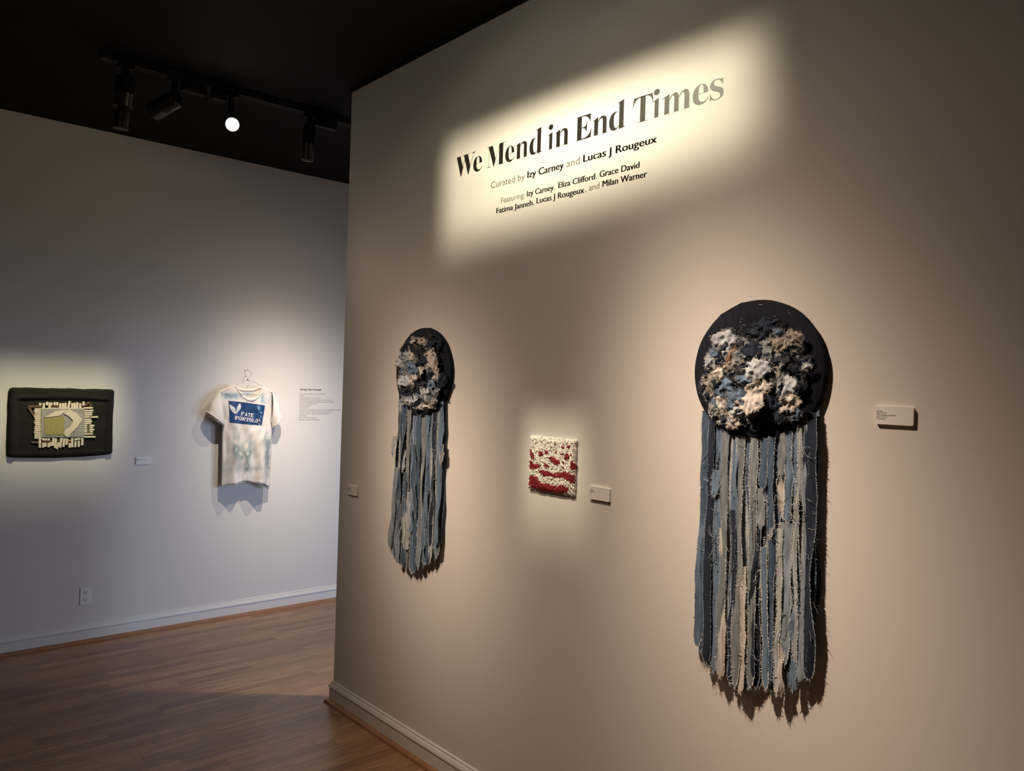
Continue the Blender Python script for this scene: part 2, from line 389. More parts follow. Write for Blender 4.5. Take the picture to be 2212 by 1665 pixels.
# measured outlines of the artworks, in metres in each artwork's own plane
STRIPS_A=[(-0.1576, -0.153, -0.1666, -0.8233, 0.0292, 'B'), (-0.1624, -0.2035, -0.153, -0.8307, 0.0263, 'D'), (-0.1373, -0.1685, -0.129, -0.8573, 0.022, 'N'), (-0.1226, -0.1787, -0.1219, -0.8718, 0.0219, 'D'), (-0.1077, -0.1832, -0.1023, -0.8771, 0.0255, 'B'), (-0.0901, -0.193, -0.0809, -0.8871, 0.0251, 'G'), (-0.0755, -0.1974, -0.0657, -0.888, 0.0162, 'S'), (-0.0548, -0.2014, -0.0485, -0.8802, 0.0246, 'B'), (-0.038, -0.2055, -0.0263, -0.8976, 0.0242, 'G'), (-0.0178, -0.2094, -0.0095, -0.9083, 0.0227, 'S'), (-0.0076, -0.2086, 0.0098, -0.8944, 0.0177, 'D'), (0.0061, -0.2076, 0.0184, -0.8839, 0.02, 'G'), (0.0191, -0.2066, 0.0361, -0.8837, 0.0186, 'N'), (0.032, -0.3285, 0.0414, -0.4342, 0.0243, 'G'), (0.0366, -0.2053, 0.0406, -0.3249, 0.0197, 'D'), (0.0435, -0.2022, 0.0635, -0.8701, 0.0125, 'S'), (0.0631, -0.3404, 0.0669, -0.4561, 0.0193, 'G'), (0.0606, -0.1983, 0.0761, -0.8689, 0.0181, 'D'), (0.0764, -0.1946, 0.0832, -0.877, 0.0202, 'B'), (0.0955, -0.431, 0.1019, -0.8788, 0.0133, 'S'), (0.096, -0.1906, 0.0908, -0.2883, 0.0201, 'G'), (0.1034, -0.2793, 0.1058, -0.404, 0.0321, 'C'), (0.1105, -0.4134, 0.1159, -0.7984, 0.0362, 'H'), (0.1095, -0.1794, 0.117, -0.4074, 0.0198, 'B'), (0.124, -0.1835, 0.1261, -0.8561, 0.0185, 'D'), (0.1311, -0.1679, 0.1529, -0.8429, 0.016, 'B'), (0.1394, -0.1724, 0.1526, -0.8329, 0.0107, 'S'), (0.1584, -0.1761, 0.1601, -0.531, 0.0234, 'C'), (0.1693, -0.5192, 0.1716, -0.8222, 0.0264, 'H'), (0.1714, -0.1503, 0.1903, -0.8117, 0.0312, 'N'), (0.1823, -0.1298, 0.2007, -0.7594, 0.0134, 'B'), (0.1035, -0.6745, 0.1113, -0.8784, 0.0242, 'C'), (-0.0883, -0.4596, -0.0797, -0.8841, 0.0213, 'C'), (-0.0168, -0.5548, -0.0095, -0.9094, 0.0204, 'C'), (-0.1167, -0.291, -0.1205, -0.3656, 0.0258, 'B'), (0.1629, -0.1508, 0.1709, -0.5687, 0.0158, 'H'), (-0.059, -0.4011, -0.0419, -0.8916, 0.0184, 'N'), (0.0462, -0.4907, 0.0705, -0.8732, 0.017, 'B'), (0.0153, -0.4435, 0.0283, -0.86, 0.0152, 'N'), (0.1443, -0.5742, 0.1479, -0.8544, 0.0183, 'B')]
STRIPS_B=[(-0.155, -0.1632, -0.1923, -0.8376, 0.0498, 'S'), (-0.1958, -0.2935, -0.2045, -0.3851, 0.0306, 'S'), (-0.1275, -0.1696, -0.1643, -0.8401, 0.0438, 'D'), (-0.1338, -0.1773, -0.1287, -0.8635, 0.0404, 'B'), (-0.1043, -0.1761, -0.1078, -0.8744, 0.0374, 'N'), (-0.0866, -0.1827, -0.0734, -0.8899, 0.0342, 'G'), (-0.0599, -0.1889, -0.0403, -0.8908, 0.0337, 'B'), (-0.0334, -0.195, -0.0211, -0.8834, 0.036, 'B'), (-0.0111, -0.2012, 0.0043, -0.8748, 0.0305, 'D'), (0.0055, -0.2003, 0.0225, -0.8568, 0.0202, 'S'), (0.027, -0.1993, 0.0355, -0.8615, 0.0352, 'G'), (0.0554, -0.1907, 0.0597, -0.8424, 0.0348, 'B'), (0.0714, -0.1864, 0.0778, -0.8318, 0.0296, 'D'), (0.0884, -0.182, 0.0959, -0.8213, 0.0318, 'B'), (0.1076, -0.174, 0.1198, -0.8098, 0.0266, 'N'), (0.1214, -0.1593, 0.1375, -0.7994, 0.0312, 'H'), (0.1423, -0.1443, 0.1547, -0.7822, 0.0334, 'H'), (0.1563, -0.1368, 0.1584, -0.7395, 0.0285, 'B'), (-0.133, -0.3118, -0.1187, -0.4448, 0.0295, 'S'), (-0.0734, -0.5361, -0.0656, -0.7928, 0.0367, 'S'), (-0.0541, -0.409, -0.0371, -0.7146, 0.0337, 'B'), (0.0249, -0.6687, 0.0351, -0.8543, 0.0301, 'H'), (0.0511, -0.5714, 0.0651, -0.8271, 0.0322, 'B'), (-0.1448, -0.5821, -0.1287, -0.8635, 0.0323, 'H'), (0.1675, -0.3043, 0.1761, -0.377, 0.026, 'G'), (-0.0395, -0.3197, -0.0025, -0.6365, 0.0255, 'D'), (0.0736, -0.4113, 0.0897, -0.8225, 0.0294, 'D'), (-0.1738, -0.4352, -0.2014, -0.8014, 0.0278, 'H'), (0.1047, -0.3019, 0.1218, -0.8023, 0.0242, 'S'), (-0.0982, -0.4501, -0.0878, -0.8706, 0.0291, 'D')]
SCRAPS_A=[(-0.0881, 0.0886, 0.0722, 0.069, -30, 'W', 1), (0.0341, 0.1258, 0.0946, 0.0403, 10, 'N', 0), (0.0757, 0.11, 0.0586, 0.0426, 30, 'K', 0), (-0.0072, 0.0982, 0.0491, 0.0438, 0, 'K', 0), (0.0006, 0.0631, 0.0553, 0.0465, 20, 'N', 1), (0.049, 0.0623, 0.0316, 0.0544, 0, 'G', 1), (0.0831, 0.0731, 0.0492, 0.0339, -10, 'T', 1), (0.126, 0.0694, 0.0507, 0.0557, 30, 'T', 1), (-0.0642, 0.0464, 0.0205, 0.0505, -25, 'O', 1), (-0.0452, 0.0403, 0.0269, 0.0354, 10, 'G', 1), (-0.1113, 0.0499, 0.056, 0.0483, 0, 'B', 0), (-0.1463, 0.029, 0.0395, 0.0427, 30, 'W', 0), (-0.1076, -0.0043, 0.0385, 0.0331, 0, 'C', 1), (-0.0681, 0.0108, 0.0376, 0.0238, 10, 'T', 1), (-0.1383, -0.041, 0.0429, 0.0669, 5, 'T', 1), (0.0221, 0.0051, 0.0797, 0.0548, 10, 'W', 2), (0.086, -0.0145, 0.0491, 0.031, -20, 'G', 1), (0.1065, 0.0165, 0.0633, 0.0364, -15, 'K', 1), (0.1339, 0.0082, 0.0445, 0.0166, -30, 'N', 1), (-0.0867, -0.0491, 0.0654, 0.0568, 15, 'B', 1), (-0.0096, -0.0242, 0.0556, 0.0262, 0, 'B', 2), (0.0119, -0.076, 0.0866, 0.0839, 10, 'C', 2), (0.1129, -0.0394, 0.069, 0.0615, -20, 'W', 1), (0.1249, -0.0837, 0.0625, 0.0389, 30, 'C', 2), (-0.0342, -0.0833, 0.0664, 0.0646, -30, 'B', 1), (-0.0989, -0.1004, 0.0418, 0.051, 20, 'C', 1), (-0.06, -0.1242, 0.1008, 0.0385, 10, 'W', 1), (0.067, -0.0999, 0.0773, 0.0539, -20, 'N', 1), (0.1048, -0.118, 0.0394, 0.0392, 0, 'K', 1), (-0.054, -0.1491, 0.0439, 0.0266, 10, 'C', 1), (0.0236, -0.1362, 0.0702, 0.0317, 25, 'K', 0), (0.1494, 0.0358, 0.0294, 0.0525, 0, 'K', 0), (0.0462, 0.0509, 0.0442, 0.0344, 0, 'N', 0), (-0.0303, -0.0039, 0.0498, 0.0352, 40, 'K', 1), (-0.0566, -0.0248, 0.0406, 0.0326, 0, 'K', 0), (0.0556, -0.0405, 0.0345, 0.0257, 20, 'C', 2), (0.0784, 0.0279, 0.0493, 0.0198, -20, 'G', 1), (-0.0265, 0.0812, 0.0398, 0.0323, 0, 'G', 0), (0.0106, -0.0384, 0.0388, 0.0174, 15, 'C', 2), (0.1526, -0.0166, 0.0206, 0.0469, 5, 'K', 0), (0.0385, 0.0912, 0.035, 0.046, -20, 'G', 0), (-0.128, -0.0803, 0.0391, 0.0333, 0, 'K', 0), (0.0878, -0.0681, 0.0307, 0.031, 0, 'K', 0), (0.0729, 0.0052, 0.0218, 0.0482, 25, 'C', 1), (-0.0068, -0.1057, 0.0393, 0.0233, 10, 'C', 2)]
SCRAPS_B=[(0.0025, 0.1361, 0.0885, 0.0435, 0, 'C', 1), (-0.0675, 0.1158, 0.1041, 0.0515, 20, 'W', 1), (-0.1053, 0.0794, 0.1058, 0.0519, 0, 'W', 0), (0.0599, 0.1241, 0.0741, 0.0358, 0, 'G', 0), (0.0904, 0.1305, 0.0852, 0.0427, 10, 'N', 1), (0.1184, 0.1087, 0.0603, 0.0495, 0, 'N', 0), (0.0043, 0.1035, 0.0885, 0.0435, 0, 'K', 1), (0.0311, 0.0779, 0.0874, 0.0432, 30, 'K', 0), (0.0965, 0.063, 0.085, 0.0781, 10, 'C', 1), (0.0581, 0.0418, 0.0742, 0.0572, 0, 'W', 1), (-0.1235, 0.0462, 0.0934, 0.0446, 0, 'W', 1), (-0.064, 0.0533, 0.0911, 0.0441, 0, 'G', 1), (-0.0296, 0.0203, 0.1151, 0.051, -20, 'B', 2), (-0.1392, 0.0126, 0.0674, 0.0522, 0, 'W', 0), (0.0205, -0.0049, 0.0878, 0.0505, 20, 'C', 2), (0.0918, -0.008, 0.0851, 0.0497, 30, 'N', 1), (0.143, 0.01, 0.043, 0.1053, -4, 'C', 2), (0.1784, -0.0282, 0.0587, 0.0557, -15, 'C', 1), (-0.0897, -0.0315, 0.1051, 0.0517, 0, 'W', 1), (-0.0494, -0.0457, 0.0905, 0.0439, 0, 'C', 1), (0.0129, -0.0519, 0.1006, 0.0433, 0, 'K', 1), (0.1, -0.0469, 0.0848, 0.0637, 10, 'C', 1), (-0.1338, -0.0582, 0.0672, 0.0521, 0, 'W', 0), (0.0525, -0.0834, 0.0989, 0.0429, 0, 'W', 1), (0.1141, -0.0819, 0.0962, 0.0494, 20, 'G', 1), (-0.0737, -0.0806, 0.0915, 0.0441, 0, 'K', 1), (-0.1008, -0.1182, 0.0794, 0.0443, 0, 'G', 0), (-0.0324, -0.1161, 0.1025, 0.0437, 10, 'W', 1), (0.0322, -0.1271, 0.0997, 0.0431, 0, 'K', 1), (0.1185, -0.1185, 0.0722, 0.0423, 0, 'T', 1), (0.0709, -0.1472, 0.0859, 0.0285, 10, 'C', 1), (-0.0051, -0.1428, 0.0888, 0.0362, 0, 'G', 0), (-0.0876, 0.0017, 0.079, 0.0443, 0, 'G', 0), (0.0595, 0.0168, 0.0741, 0.0429, 0, 'K', 0), (-0.0213, -0.0125, 0.0768, 0.0437, 0, 'W', 1), (-0.1159, -0.0875, 0.0667, 0.0371, 0, 'N', 0), (0.0789, -0.1113, 0.0735, 0.0426, 0, 'W', 0), (-0.0045, -0.0848, 0.0762, 0.0434, 0, 'K', 0), (-0.033, 0.0823, 0.0772, 0.0438, 0, 'C', 0)]
RED=[[(-0.116, 0.0482), (-0.106, 0.0485), (-0.0848, 0.02), (-0.0906, 0.0126), (-0.1047, 0.0211)], [(-0.0644, 0.0412), (-0.0552, 0.0453), (-0.0417, 0.0417), (-0.0436, 0.0305), (-0.0544, 0.026), (-0.0628, 0.0331)], [(-0.0298, 0.0455), (-0.0212, 0.0497), (-0.0131, 0.0455), (-0.0167, 0.0391), (-0.0267, 0.0383)], [(0.0724, 0.0445), (0.0855, 0.0482), (0.0935, 0.0383), (0.0883, 0.0272), (0.0753, 0.0233), (0.0711, 0.031)], [(-0.0152, 0.0234), (-0.0004, 0.0274), (0.0211, 0.0293), (0.0233, 0.0241), (0.0467, 0.0207), (0.0517, 0.0131), (0.0359, 0.0022), (0.0163, 0.0071)], [(-0.1132, 0.0049), (-0.1027, 0.0045), (-0.0919, -0.0043), (-0.0549, -0.0064), (-0.0547, -0.0119), (-0.0828, -0.023), (-0.0992, -0.026), (-0.1128, -0.0217)], [(-0.0332, 0.0039), (-0.021, 0.0009), (-0.0088, -0.0048), (-0.0184, -0.0125), (-0.0306, -0.0082)], [(0.1002, 0.0136), (0.1073, 0.0209), (0.1168, 0.0165), (0.1257, 0.0068), (0.1232, -0.004), (0.1085, -0.0068), (0.1006, 0.0044)], [(-0.0641, -0.0281), (-0.0419, -0.0245), (-0.0178, -0.0262), (0.006, -0.0265), (0.0125, -0.0408), (-0.0131, -0.0421), (-0.0453, -0.0386)], [(0.0101, -0.0315), (0.0333, -0.0264), (0.0602, -0.0237), (0.0752, -0.0181), (0.0941, -0.0202), (0.1207, -0.0307), (0.1216, -0.0517), (0.1068, -0.0533), (0.0877, -0.0448), (0.0647, -0.0393), (0.034, -0.0412), (0.0126, -0.0421)], [(-0.1112, -0.0552), (-0.094, -0.0492), (-0.0734, -0.0498), (-0.0564, -0.0633), (-0.0478, -0.0734), (-0.0198, -0.0702), (0.0041, -0.0716), (0.0355, -0.0748), (0.066, -0.0686), (0.0964, -0.0731), (0.0934, -0.0894), (0.0558, -0.098), (0.0053, -0.1001), (-0.0424, -0.1031), (-0.0793, -0.0992), (-0.1112, -0.0833)], [(0.0824, 0.076), (0.0917, 0.078), (0.0939, 0.0715), (0.0846, 0.069)], [(0.0553, 0.0699), (0.0636, 0.0732), (0.0658, 0.0667), (0.0571, 0.0647)], [(0.0163, 0.0777), (0.0228, 0.0788), (0.0243, 0.0735), (0.0173, 0.0729)], [(0.0514, 0.0454), (0.0647, 0.0478), (0.0649, 0.0425), (0.0535, 0.0402)], [(0.0623, 0.0154), (0.0698, 0.0175), (0.0701, 0.0108), (0.0633, 0.0102)], [(0.063, -0.0019), (0.0729, -0.0004), (0.0724, -0.0069), (0.064, -0.0072)], [(0.0221, 0.0524), (0.0278, 0.0537), (0.0285, 0.0467), (0.0231, 0.0457)], [(0.1006, 0.0468), (0.1061, 0.0486), (0.1071, 0.0426), (0.1019, 0.0422)]]
BARS=[(-0.1542, 0.0808, -0.1119, 0.0815, 0.0091, 'p'), (-0.1554, 0.0695, -0.109, 0.0701, 0.0091, 'p'), (-0.1518, 0.0582, -0.1101, 0.0587, 0.0091, 'p'), (-0.1544, 0.0469, -0.112, 0.0474, 0.0091, 'p'), (-0.1548, 0.0356, -0.1121, 0.036, 0.0091, 'p'), (-0.1508, 0.0243, -0.1088, 0.0246, 0.0091, 'p'), (-0.1516, 0.013, -0.107, 0.0133, 0.0091, 'p'), (-0.1542, 0.0017, -0.11, 0.0019, 0.0091, 'p'), (-0.1484, -0.0096, -0.1078, -0.0095, 0.0091, 'p'), (-0.1499, -0.0209, -0.109, -0.0208, 0.0091, 'p'), (-0.1518, -0.0322, -0.1098, -0.0322, 0.0091, 'p'), (-0.1504, -0.0435, -0.1087, -0.0436, 0.0091, 'p'), (-0.153, -0.0547, -0.1058, -0.055, 0.0091, 'p'), (-0.1497, -0.0661, -0.1048, -0.0664, 0.0091, 'p'), (-0.1494, -0.0774, -0.1077, -0.0777, 0.0091, 'p'), (-0.1502, -0.0887, -0.107, -0.0891, 0.0091, 'p'), (0.1099, 0.0896, 0.1571, 0.0907, 0.0095, 'p'), (0.1104, 0.0731, 0.1608, 0.0742, 0.0095, 'p'), (0.1108, 0.0596, 0.156, 0.0606, 0.0095, 'p'), (0.1112, 0.0475, 0.1544, 0.0484, 0.0095, 'p'), (0.1469, 0.0344, 0.1873, 0.0352, 0.0095, 'p'), (0.1115, 0.0345, 0.1429, 0.0353, 0.0095, 'p'), (0.112, 0.0193, 0.1493, 0.02, 0.0095, 'p'), (0.1123, 0.0071, 0.1548, 0.0078, 0.0095, 'p'), (0.1127, -0.0046, 0.15, -0.004, 0.0095, 'p'), (0.1131, -0.0176, 0.1279, -0.0169, 0.0095, 'p'), (0.1413, -0.0179, 0.1682, -0.0172, 0.0095, 'p'), (0.1134, -0.0307, 0.1283, -0.03, 0.0095, 'p'), (0.1417, -0.0301, 0.1614, -0.0294, 0.0095, 'p'), (0.1138, -0.0437, 0.1287, -0.043, 0.0095, 'p'), (0.142, -0.0427, 0.1689, -0.0422, 0.0095, 'p'), (0.1141, -0.0546, 0.129, -0.0539, 0.0095, 'p'), (0.1424, -0.0549, 0.1613, -0.0543, 0.0095, 'p'), (0.1145, -0.0689, 0.1626, -0.0688, 0.0095, 'p'), (-0.1489, -0.0824, 0.1762, -0.0874, 0.0095, 'p'), (-0.1208, 0.0839, 0.11, 0.0861, 0.0095, 'p'), (-0.1261, 0.1188, -0.1257, 0.1041, 0.0122, 'p'), (-0.1077, 0.1169, -0.107, 0.0895, 0.0122, 'p'), (-0.0895, 0.1255, -0.0919, 0.1044, 0.0122, 'p'), (-0.0757, 0.1214, -0.0767, 0.0897, 0.0122, 'p'), (-0.0683, 0.1215, -0.0689, 0.1045, 0.0122, 'p'), (-0.0515, 0.1229, -0.051, 0.1047, 0.0122, 'p'), (-0.0373, 0.1231, -0.0368, 0.1048, 0.0122, 'p'), (-0.0213, 0.1169, -0.0206, 0.09, 0.0122, 'p'), (-0.007, 0.1179, -0.0062, 0.0901, 0.0122, 'p'), (0.007, 0.1189, 0.0078, 0.0902, 0.0122, 'p'), (0.0295, 0.1311, 0.023, 0.0903, 0.0122, 'p'), (0.0433, 0.1184, 0.0433, 0.0905, 0.0122, 'p'), (0.0567, 0.1207, 0.0575, 0.0905, 0.0122, 'p'), (0.0709, 0.123, 0.0703, 0.0906, 0.0122, 'p'), (0.0857, 0.118, 0.0873, 0.0907, 0.0122, 'p'), (0.1041, 0.1277, 0.1048, 0.106, 0.0122, 'p'), (-0.1214, -0.0892, -0.1205, -0.146, 0.0122, 'p'), (-0.104, -0.0916, -0.1037, -0.1043, 0.0122, 'p'), (-0.09, -0.0919, -0.0897, -0.1046, 0.0122, 'p'), (-0.0752, -0.0922, -0.0748, -0.1049, 0.0122, 'p'), (-0.104, -0.119, -0.104, -0.1464, 0.0122, 'p'), (-0.0911, -0.1193, -0.0905, -0.1413, 0.0122, 'p'), (-0.0744, -0.1197, -0.0744, -0.1451, 0.0122, 'p'), (-0.0652, -0.1157, -0.0657, -0.139, 0.0122, 'p'), (-0.0511, -0.0884, -0.0523, -0.1372, 0.0122, 'p'), (-0.0379, -0.0929, -0.0407, -0.1502, 0.0122, 'p'), (-0.0241, -0.1166, -0.0316, -0.1569, 0.0122, 'p'), (-0.0079, -0.0892, -0.0145, -0.1488, 0.0122, 'p'), (0.0066, -0.0938, 0.0032, -0.145, 0.0122, 'p'), (0.0207, -0.094, 0.0199, -0.1326, 0.0122, 'p'), (0.0368, -0.1223, 0.0376, -0.1502, 0.0122, 'p'), (0.0494, -0.0924, 0.0502, -0.1484, 0.0122, 'p'), (0.0668, -0.0949, 0.0671, -0.1079, 0.0122, 'p'), (0.0685, -0.1144, 0.0672, -0.1488, 0.0122, 'p'), (0.0854, -0.1104, 0.0864, -0.1472, 0.0122, 'p'), (0.0872, -0.0931, 0.0875, -0.104, 0.0122, 'p'), (0.1054, -0.0913, 0.1048, -0.1377, 0.0122, 'p'), (0.0764, -0.0929, 0.0767, -0.1037, 0.0122, 'p'), (-0.1883, 0.0973, -0.1175, 0.0978, 0.013, 'o'), (-0.1846, 0.0931, -0.1352, 0.0109, 0.013, 'o'), (0.0979, 0.0995, 0.1482, 0.126, 0.0122, 'o'), (0.1461, 0.1282, 0.1415, 0.0824, 0.0122, 'o'), (-0.1643, -0.1135, -0.128, -0.1143, 0.0114, 'o'), (-0.1115, -0.1138, -0.058, -0.1095, 0.0091, 'o'), (0.0613, -0.1077, 0.096, -0.102, 0.0091, 'o'), (-0.0694, 0.0969, -0.0283, 0.0972, 0.0084, 'o'), (0.1345, -0.0135, 0.1358, -0.0592, 0.0107, 'v'), (0.1144, -0.0632, 0.1616, -0.0639, 0.003, 'v'), (0.0172, -0.1047, 0.046, -0.1096, 0.0114, 'y'), (0.1299, 0.0083, 0.1406, 0.0083, 0.0091, 'y'), (0.1311, 0.0344, 0.1429, 0.0344, 0.0099, 'y'), (0.1324, 0.0597, 0.1454, 0.0597, 0.0099, 'v'), (-0.0411, -0.112, -0.0188, -0.1018, 0.0084, 'v'), (-0.0034, -0.1128, 0.0154, -0.1068, 0.0084, 'v')]
WOVEN=[(-0.12, 0.0839), (0.1101, 0.0852), (0.115, -0.0858), (-0.1153, -0.0818)]
GREEN=[(-0.1039, 0.0318), (-0.001, 0.041), (0.0049, -0.0723), (-0.0998, -0.0707)]
CHEV={'A': [(-0.1002, 0.0335), (-0.0389, 0.075), (-0.0013, 0.0752), (0.0214, 0.0817), (-0.0083, 0.0581), (-0.034, 0.0346)], 'B': [(-0.0083, 0.0581), (0.0272, 0.0796), (0.0681, 0.0582), (0.0983, 0.0193), (0.0725, -0.0281), (0.0408, -0.0622), (0.0261, -0.0834), (0.0052, -0.083), (0.0041, -0.0445), (0.034, -0.0234), (0.0502, 0.013), (0.0225, 0.041)]}
LEAVES=[('a', [(-0.1427, 0.2309), (-0.1266, 0.2186), (-0.1094, 0.2042), (-0.1024, 0.1856), (-0.1022, 0.1586), (-0.1253, 0.1772), (-0.1375, 0.1978)]), ('a', [(-0.0735, 0.2409), (-0.0664, 0.217), (-0.071, 0.1961), (-0.0853, 0.1794), (-0.1016, 0.1586), (-0.1005, 0.1897), (-0.0908, 0.2189)]), ('b', [(0.0417, 0.2253), (0.0511, 0.2201), (0.0576, 0.2233), (0.0667, 0.2138), (0.0683, 0.1969), (0.0589, 0.1841), (0.0452, 0.201)]), ('b', [(0.0558, 0.1784), (0.0721, 0.181), (0.089, 0.1715), (0.0836, 0.1662), (0.0681, 0.1693)]), ('b', [(0.0695, 0.1619), (0.0777, 0.146), (0.0848, 0.1301), (0.0713, 0.1397)]), ('a', [(0.0667, 0.1333), (0.0614, 0.1206), (0.0747, 0.1032), (0.0702, 0.1185)]), ('a', [(0.0604, 0.1037), (0.073, 0.0877), (0.0641, 0.0899)])]
PRINT_QUAD=[(-0.1465, 0.2515), (0.1084, 0.2205), (0.0864, 0.0833), (-0.1372, 0.1048)]
FATE_LINES=[('FATE', (-0.0701, 0.1534), (0.0243, 0.1401), 0.025), ('FORTOLD', (-0.1106, 0.125), (0.0605, 0.1011), 0.0253)]

# ------------------------------------------------------------------ lettering
def path(cmds):
    pts = []; cur = None
    for c in cmds:
        if len(c) == 2: pts.append(c); cur = c
        else:
            a, b, e = (c[0], c[1]), (c[2], c[3]), (c[4], c[5])
            for i in range(1, 9):
                t = i/8; s = 1-t
                pts.append(tuple(s**3*cur[k]+3*s*s*t*a[k]+3*s*t*t*b[k]+t**3*e[k] for k in (0, 1)))
            cur = e
    return pts
def ell(cx, cy, rx, ry, n=28): return [(cx+rx*math.cos(2*math.pi*i/n), cy+ry*math.sin(2*math.pi*i/n)) for i in range(n)]
H = .012
# display serif, x-height letters in units of the x-height, capitals in units of the cap height
def g_n(x0, x1, s0, s1, r0, r1):       # arch from stem s to right stem r
    return [path([(s1, .76), (s1+.05, .95, s1+.14, 1.03, (s1+r0)/2+.12, 1.03), (r1-.06, 1.03, r1, .9, r1, .7), (r1, H), (x1, H), (x1, 0), (r0-.1, 0), (r0-.1, H), (r0, H), (r0, .72), (r0, .87, r0-.03, .91, r0-.09, .91), (s1+.12, .91, s1+.05, .82, s1, .70)])]
def g_stem(x0, s0, s1, x1): return [[(x0, .885), (s1-.02, 1.03), (s1, 1.03), (s1, H), (x1, H), (x1, 0), (x0, 0), (x0, H), (s0, H), (s0, .865), (x0, .868)]]
def bowl_d():
    return path([(.62, .9), (.55, .98, .46, 1.02, .38, 1.02), (.12, 1.02, 0, .75, 0, .47), (0, .17, .12, -.03, .34, -.03), (.47, -.03, .56, .06, .62, .17), (.62, .22), (.58, .13, .52, .085, .46, .085), (.33, .085, .29, .3, .29, .52), (.29, .8, .35, .975, .46, .975), (.53, .975, .58, .94, .62, .87)])
GL = {
 'e': [(path([(.97, .525), (.97, .85, .78, 1.02, .52, 1.02), (.2, 1.02, 0, .78, 0, .48), (0, .18, .2, -.03, .52, -.03), (.76, -.03, .92, .1, .99, .28), (.965, .29), (.9, .16, .8, .09, .66, .09), (.46, .09, .36, .25, .36, .5), (.36, .525)]), [path([(.36, .55), (.68, .55), (.68, .85, .64, .985, .53, .985), (.42, .985, .36, .85, .36, .56)])])],
 'd': [(bowl_d(), []), ([(.62, -.03), (1.0, .03), (1.0, .045), (.9, .09), (.9, 1.58), (.88, 1.58), (.5, 1.47), (.5, 1.455), (.62, 1.43)], [])],
 'i': [(g_stem(0, .26, .74, 1)[0], []), (ell(.48, 1.36, .36, .17), [])],
 'n': [(g_stem(0, .1, .36, .46)[0], []), (g_n(0, 1, .1, .36, .66, .91)[0], [])],
 'm': [(g_stem(0, .08, .25, .31)[0], []), (g_n(0, .62, .08, .25, .42, .58)[0], []), (g_n(.5, 1, .42, .58, .77, .94)[0], [])],
 's': [(path([(.92, 1.02), (.93, .68), (.905, .68), (.8, .9, .62, .985, .46, .985), (.32, .985, .27, .93, .27, .85), (.27, .76, .36, .71, .55, .64), (.82, .56, 1, .47, 1, .28), (1, .08, .78, -.03, .5, -.03), (.34, -.03, .22, 0, .1, .05), (.045, -.02), (.02, -.02), (0, .36), (.025, .36), (.12, .14, .3, .01, .5, .01), (.68, .01, .76, .08, .76, .17), (.76, .28, .64, .33, .46, .39), (.18, .48, 0, .57, 0, .74), (0, .92, .2, 1.03, .46, 1.03), (.6, 1.03, .72, 1.0, .82, .95), (.89, 1.02)]), [])],
 'W': [([(.04, 1), (.23, 1), (.385, .38), (.30, -.02), (.27, -.02)], []), ([(.41, 1), (.61, 1), (.745, .42), (.67, -.02), (.64, -.02)], []), ([(.285, 0), (.30, 0), (.475, .78), (.46, .80)], []), ([(.655, 0), (.67, 0), (.925, .99), (.91, .99)], []), ([(0, 1), (.31, 1), (.31, .985), (0, .985)], []), ([(.36, 1), (.70, 1), (.70, .985), (.36, .985)], []), ([(.80, 1), (1, 1), (1, .985), (.93, .96), (.90, .96), (.80, .985)], [])],
 'M': [([(.08, 1), (.31, 1), (.475, .36), (.40, -.01), (.375, -.01)], []), ([(.39, 0), (.405, 0), (.69, .99), (.675, .99)], []), ([(.66, 1), (.87, 1), (.87, 0), (.66, 0)], []), ([(.108, .98), (.122, .98), (.122, 0), (.108, 0)], []), ([(0, 0), (.22, 0), (.22, .012), (.14, .03), (.09, .03), (0, .012)], []), ([(.56, 0), (.97, 0), (.97, .014), (.56, .014)], []), ([(.0, 1), (.2, 1), (.2, .986), (0, .986)], []), ([(.8, 1), (1, 1), (1, .986), (.8, .986)], [])],
 'E': [([(.13, 0), (.40, 0), (.40, 1), (.13, 1)], []), ([(0, 0), (.5, 0), (.5, .014), (0, .014)], []), ([(.02, 1), (.5, 1), (.5, .986), (.02, .986)], []), (path([(.40, 1), (.93, 1), (.925, .67), (.905, .67), (.82, .9, .66, .96, .40, .965)]), []), (path([(.39, .515), (.55, .515), (.65, .53, .7, .6, .73, .73), (.752, .73), (.69, .28), (.668, .28), (.64, .42, .58, .48, .39, .485)]), []), (path([(.39, 0), (.95, 0), (1.0, .37), (.98, .37), (.9, .12, .7, .035, .39, .035)]), [])],
 'T': [([(.375, 0), (.625, 0), (.625, 1), (.375, 1)], []), ([(.21, 0), (.79, 0), (.79, .014), (.21, .014)], []), (path([(.05, 1), (.96, 1), (1, .65), (.98, .65), (.92, .88, .8, .96, .62, .968), (.38, .968), (.2, .955, .08, .88, .022, .64), (0, .64)]), [])],
}
def letter(ch, x0, x1, z0, unit, t, mat_, parent, nm='letter'):
    sx = x1-x0
    polys = [([(x0+px*sx, z0+pz*unit) for px, pz in o_], [[(x0+px*sx, z0+pz*unit) for px, pz in h_] for h_ in hs]) for o_, hs in GL[ch]]
    V, F = prism(polys, t); return pyd(nm, V, F, mat_, parent)

